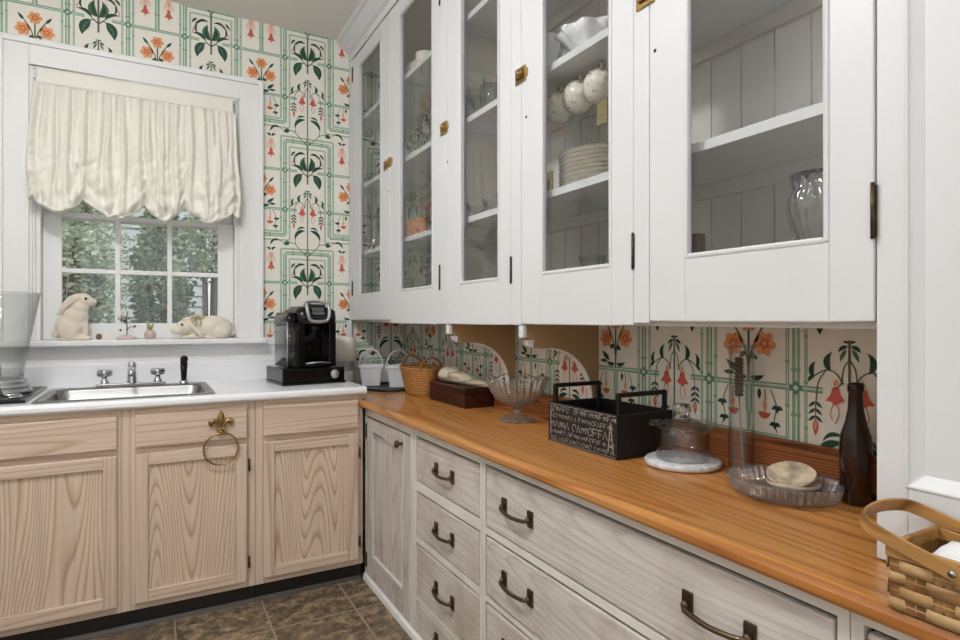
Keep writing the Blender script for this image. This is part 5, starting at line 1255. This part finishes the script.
# second door: milk glass, hanging cups, plates
ruf = lambda n, amp: (lambda r, z, a: r*(1+amp*math.cos(n*a)*min(1, max(0, z/.09))))
lathe_thing('milk_glass_vase', [(0,.001),(.032,.001),(.036,.008),(.024,.024),(.034,.06),(.044,.10),(.056,.125),(.053,.126),(.040,.10),(.030,.06),(0,.03)], (1.09,1.520,S2), 'ruffled white milk glass vase on the upper shelf beside the ruffled bowl', 'vase', M['milk'], seg=72, wob=ruf(9,.09))
lathe_thing('milk_glass_bowl', [(0,.001),(.035,.001),(.04,.008),(.055,.03),(.085,.065),(.110,.085),(.107,.087),(.08,.069),(.05,.034),(0,.012)], (1.135,1.355,S2), 'wide ruffled white milk glass bowl on the upper shelf', 'bowl', M['milk'], seg=96, wob=ruf(10,.07))
hc = None
for k, (y, l) in enumerate(((1.485,'flowered cup hanging first from the vase end of the shelf'),(1.390,'flowered cup hanging in the middle of the three shelf hooks'),(1.295,'flowered cup hanging nearest the last glazed door'))):
    c = (1.105,y,1.884)
    if hc is None:
        hc = t = thing('hanging_teacup', c, l, 'teacup', 'cups on hooks under the shelf'); mb = MB()
        mb.lathe([(0,-.040),(.022,-.041),(.024,-.037),(.037,-.027),(.0455,-.009),(.0475,.009),(.0455,.028),(.0435,.028),(.0455,.009),(.0435,-.009),(.034,-.025),(0,-.034)], (0,0,0), 36)
        R = Vector((0,0,1)).rotation_difference(Vector((.62,.72,-.28))).to_matrix()
        mb.v = [tuple(R @ Vector(p)+Vector(c)) for p in mb.v]; mb.build('cup_bowl', M['flower_china'], t)
        MB().tube([(c[0]+.003+.006*math.cos(a), c[1]+.012*math.cos(a), c[2]+.048+.011*math.sin(a)) for a in [2*PI*q/20 for q in range(20)]], .0038, 8, closed=True).build('handle', M['flower_china'], t)
    else: t = copy_tree(hc); t.location = c; t['label'] = l
hk = None
for k, (y, l) in enumerate(((1.485,'brass cup hook at the milk glass vase end under the shelf'),(1.390,'brass cup hook holding the middle flowered cup'),(1.295,'brass cup hook holding the flowered cup nearest the last glazed door'))):
    c = (1.108,y,1.9475)
    if hk is None:
        hk = t = tag(MB().tube(curve([(c[0],c[1],c[2]),(c[0],c[1],c[2]-.006),(c[0]-.009,c[1],c[2]-.011),(c[0]+.001,c[1],c[2]-.0165),(c[0]+.010,c[1],c[2]-.011)], 5), .0022, 7).build('hanging_cup_hook', M['brass']), l, 'hook', 'cup hooks under the shelf'); y00 = y
    else: t = hk.copy(); C.objects.link(t); t.location = (0, y-y00, 0); t['label'] = l
pl = None
for k in range(8):
    l = ['bottom ivory plate of the tall plate stack','second ivory plate up from the bottom of the plate stack','third ivory plate up from the bottom of the plate stack','fourth ivory plate up from the bottom of the plate stack','fifth ivory plate up, fourth below the stack top','sixth ivory plate up, third below the stack top','seventh ivory plate, just under the top plate','top ivory plate of the tall plate stack'][k]
    c = (1.165,1.365,S1+.0128*k)
    if pl is None:
        pl = t = lathe_thing('dinner_plate', [(0,.001),(.065,.001),(.070,.004),(.085,.010),(.118,.0175),(.120,.019),(.117,.0195),(.084,.0125),(.068,.0065),(0,.005)], c, l, 'plate', M['china'], 'plates stacked on the lower shelf', 'plate_body', 56)
        MB().tube([(c[0]+.1195*math.cos(a), c[1]+.1195*math.sin(a), c[2]+.0185) for a in [2*PI*q/56 for q in range(56)]], .0014, 6, closed=True).build('rim_line', M['china_rim'], t)
    else: t = copy_tree(pl); t.location = c; t['label'] = l
lathe_thing('glass_tumbler', [(0,.001),(.020,.001),(.022,.004),(.026,.060),(.0248,.060),(.0205,.007),(0,.006)], (1.075,1.535,S1), 'small clear tumbler beside the tall plate stack', 'tumbler', M['ware_grey'])
t = thing('pinned_card', (1.29,1.80,S1+.10), 'small mossy patterned card pinned to the planks above the plate stack', 'card')
MB().box((1.2905,1.775,S1+.10), (1.2925,1.83,S1+.17)).build('card_face', M['moss'], t)
t = thing('patterned_tag', (1.105,1.283,1.77), 'mossy floral tag hanging below the last flowered cup', 'tag'); t.name = 'hanging_tag'
MB().box((1.103,1.262,1.77), (1.107,1.305,1.838)).build('tag_card', M['moss'], t)
cd = None
for k, (y, l) in enumerate(((1.600,'white pillar candle on the cabinet floor nearest the plate stack end'),(1.555,'white pillar candle on the cabinet floor beside its twin'))):
    if cd is None:
        cd = t = lathe_thing('white_candle', [(0,.001),(.017,.001),(.0175,.004),(.0175,.125),(.014,.13),(0,.128)], (1.17,y,S0), l, 'candle', M['milk'], 'candles on the cabinet floor'); MB().tube([(1.17,y,S0+.127),(1.171,y,S0+.14)], .0012, 6).build('wick', M['eye'], t)
    else: t = copy_tree(cd); t.location = (1.17,y,S0); t['label'] = l
lathe_thing('terracotta_dish', [(0,.001),(.06,.001),(.08,.012),(.088,.03),(.085,.031),(.076,.015),(0,.006)], (1.11,1.305,S0+.0), 'shallow terracotta dish on the cabinet floor below the plates', 'dish', M['amber_dish'], seg=40)
lathe_thing('glass_pitcher', [(0,.001),(.045,.001),(.05,.01),(.055,.06),(.042,.13),(.036,.17),(.044,.20),(.042,.20),(.034,.17),(.040,.13),(.052,.06),(.047,.012),(0,.01)], (1.215,1.46,S0), 'tall clear glass pitcher behind the terracotta dish', 'pitcher', M['ware_grey'], seg=40)
# third door: cut glass vase and wooden block
lathe_thing('cut_glass_vase', [(0,.001),(.040,.001),(.046,.008),(.030,.03),(.028,.06),(.036,.11),(.050,.17),(.060,.215),(.058,.240),(.047,.255),(.056,.285),(.052,.285),(.042,.256),(.052,.238),(.054,.214),(.044,.172),(.030,.112),(0,.07)], (1.150,.690,S0), 'cut crystal vase behind the glazed door nearest the hutch', 'vase', M['crystal'], seg=112, wob=lambda r, z, a: r*(1+.04*math.cos(14*a+z*40)+.025*math.cos(14*a-z*60)))
t = thing('wooden_block', (1.12,.975,S0), 'small brown wooden block on the cabinet floor behind the last glazed door', 'block')
MB().box((1.105,.955,S0+.0005), (1.135,.995,S0+.20)).build('block_body', M['book'], t, bevel=.002)

# ------------------------------------------------------------------ added fill lamps, daylight, camera
def added_fill_lamp(x, y, s, label):  # out-of-view lamp added to brighten the room
    t = thing('added_fill_lamp', (x,y,ZC-.03), label, 'fill lamp')
    MB().lathe([(0,-.001),(.19,-.001),(.19,-.025),(0,-.025)], (x,y,ZC), 40).build('lamp_base', M['trim'], t)
    MB().lathe([(.175,-.026),(.18,-.05),(.15,-.09),(.09,-.115),(0,-.122)], (x,y,ZC), 40).build('glowing_fill_dome', emit('fill_lamp_glow', (.955,.98,1), s), t)
added_fill_lamp(-.38, 1.45, 78, 'added round fill lamp on the unseen ceiling nearest the window')
added_fill_lamp(-.25, -.35, 30, 'added round fill lamp by the rear wall opening behind the viewer')
w = bpy.data.worlds.new('daylight'); bpy.context.scene.world = w; w.use_nodes = True
bg = w.node_tree.nodes['Background']; bg.inputs['Color'].default_value = (.93,.97,1,1); bg.inputs['Strength'].default_value = 1.15
sn = bpy.data.lights.new('sun', 'SUN'); sn.energy = 2.2; sn.angle = .05; so = bpy.data.objects.new('sun', sn); C.objects.link(so); so.rotation_euler = (math.radians(38), math.radians(18), 0)
cam = bpy.data.cameras.new('camera'); co = bpy.data.objects.new('camera', cam); C.objects.link(co)
co.location = (0,0,H); co.rotation_euler = (PI/2,0,math.radians(-29)); cam.sensor_width = 36; cam.lens = 590/960*36; cam.clip_start = .02; cam.shift_y = -.0005
sc = bpy.context.scene; sc.camera = co
sc.view_settings.view_transform = 'Standard'; sc.view_settings.look = 'None'; sc.view_settings.gamma = 1; sc.view_settings.use_curve_mapping = False; sc.view_settings.exposure = 0.1
sc.cycles.max_bounces = 12; sc.cycles.transparent_max_bounces = 24; sc.cycles.transmission_bounces = 10
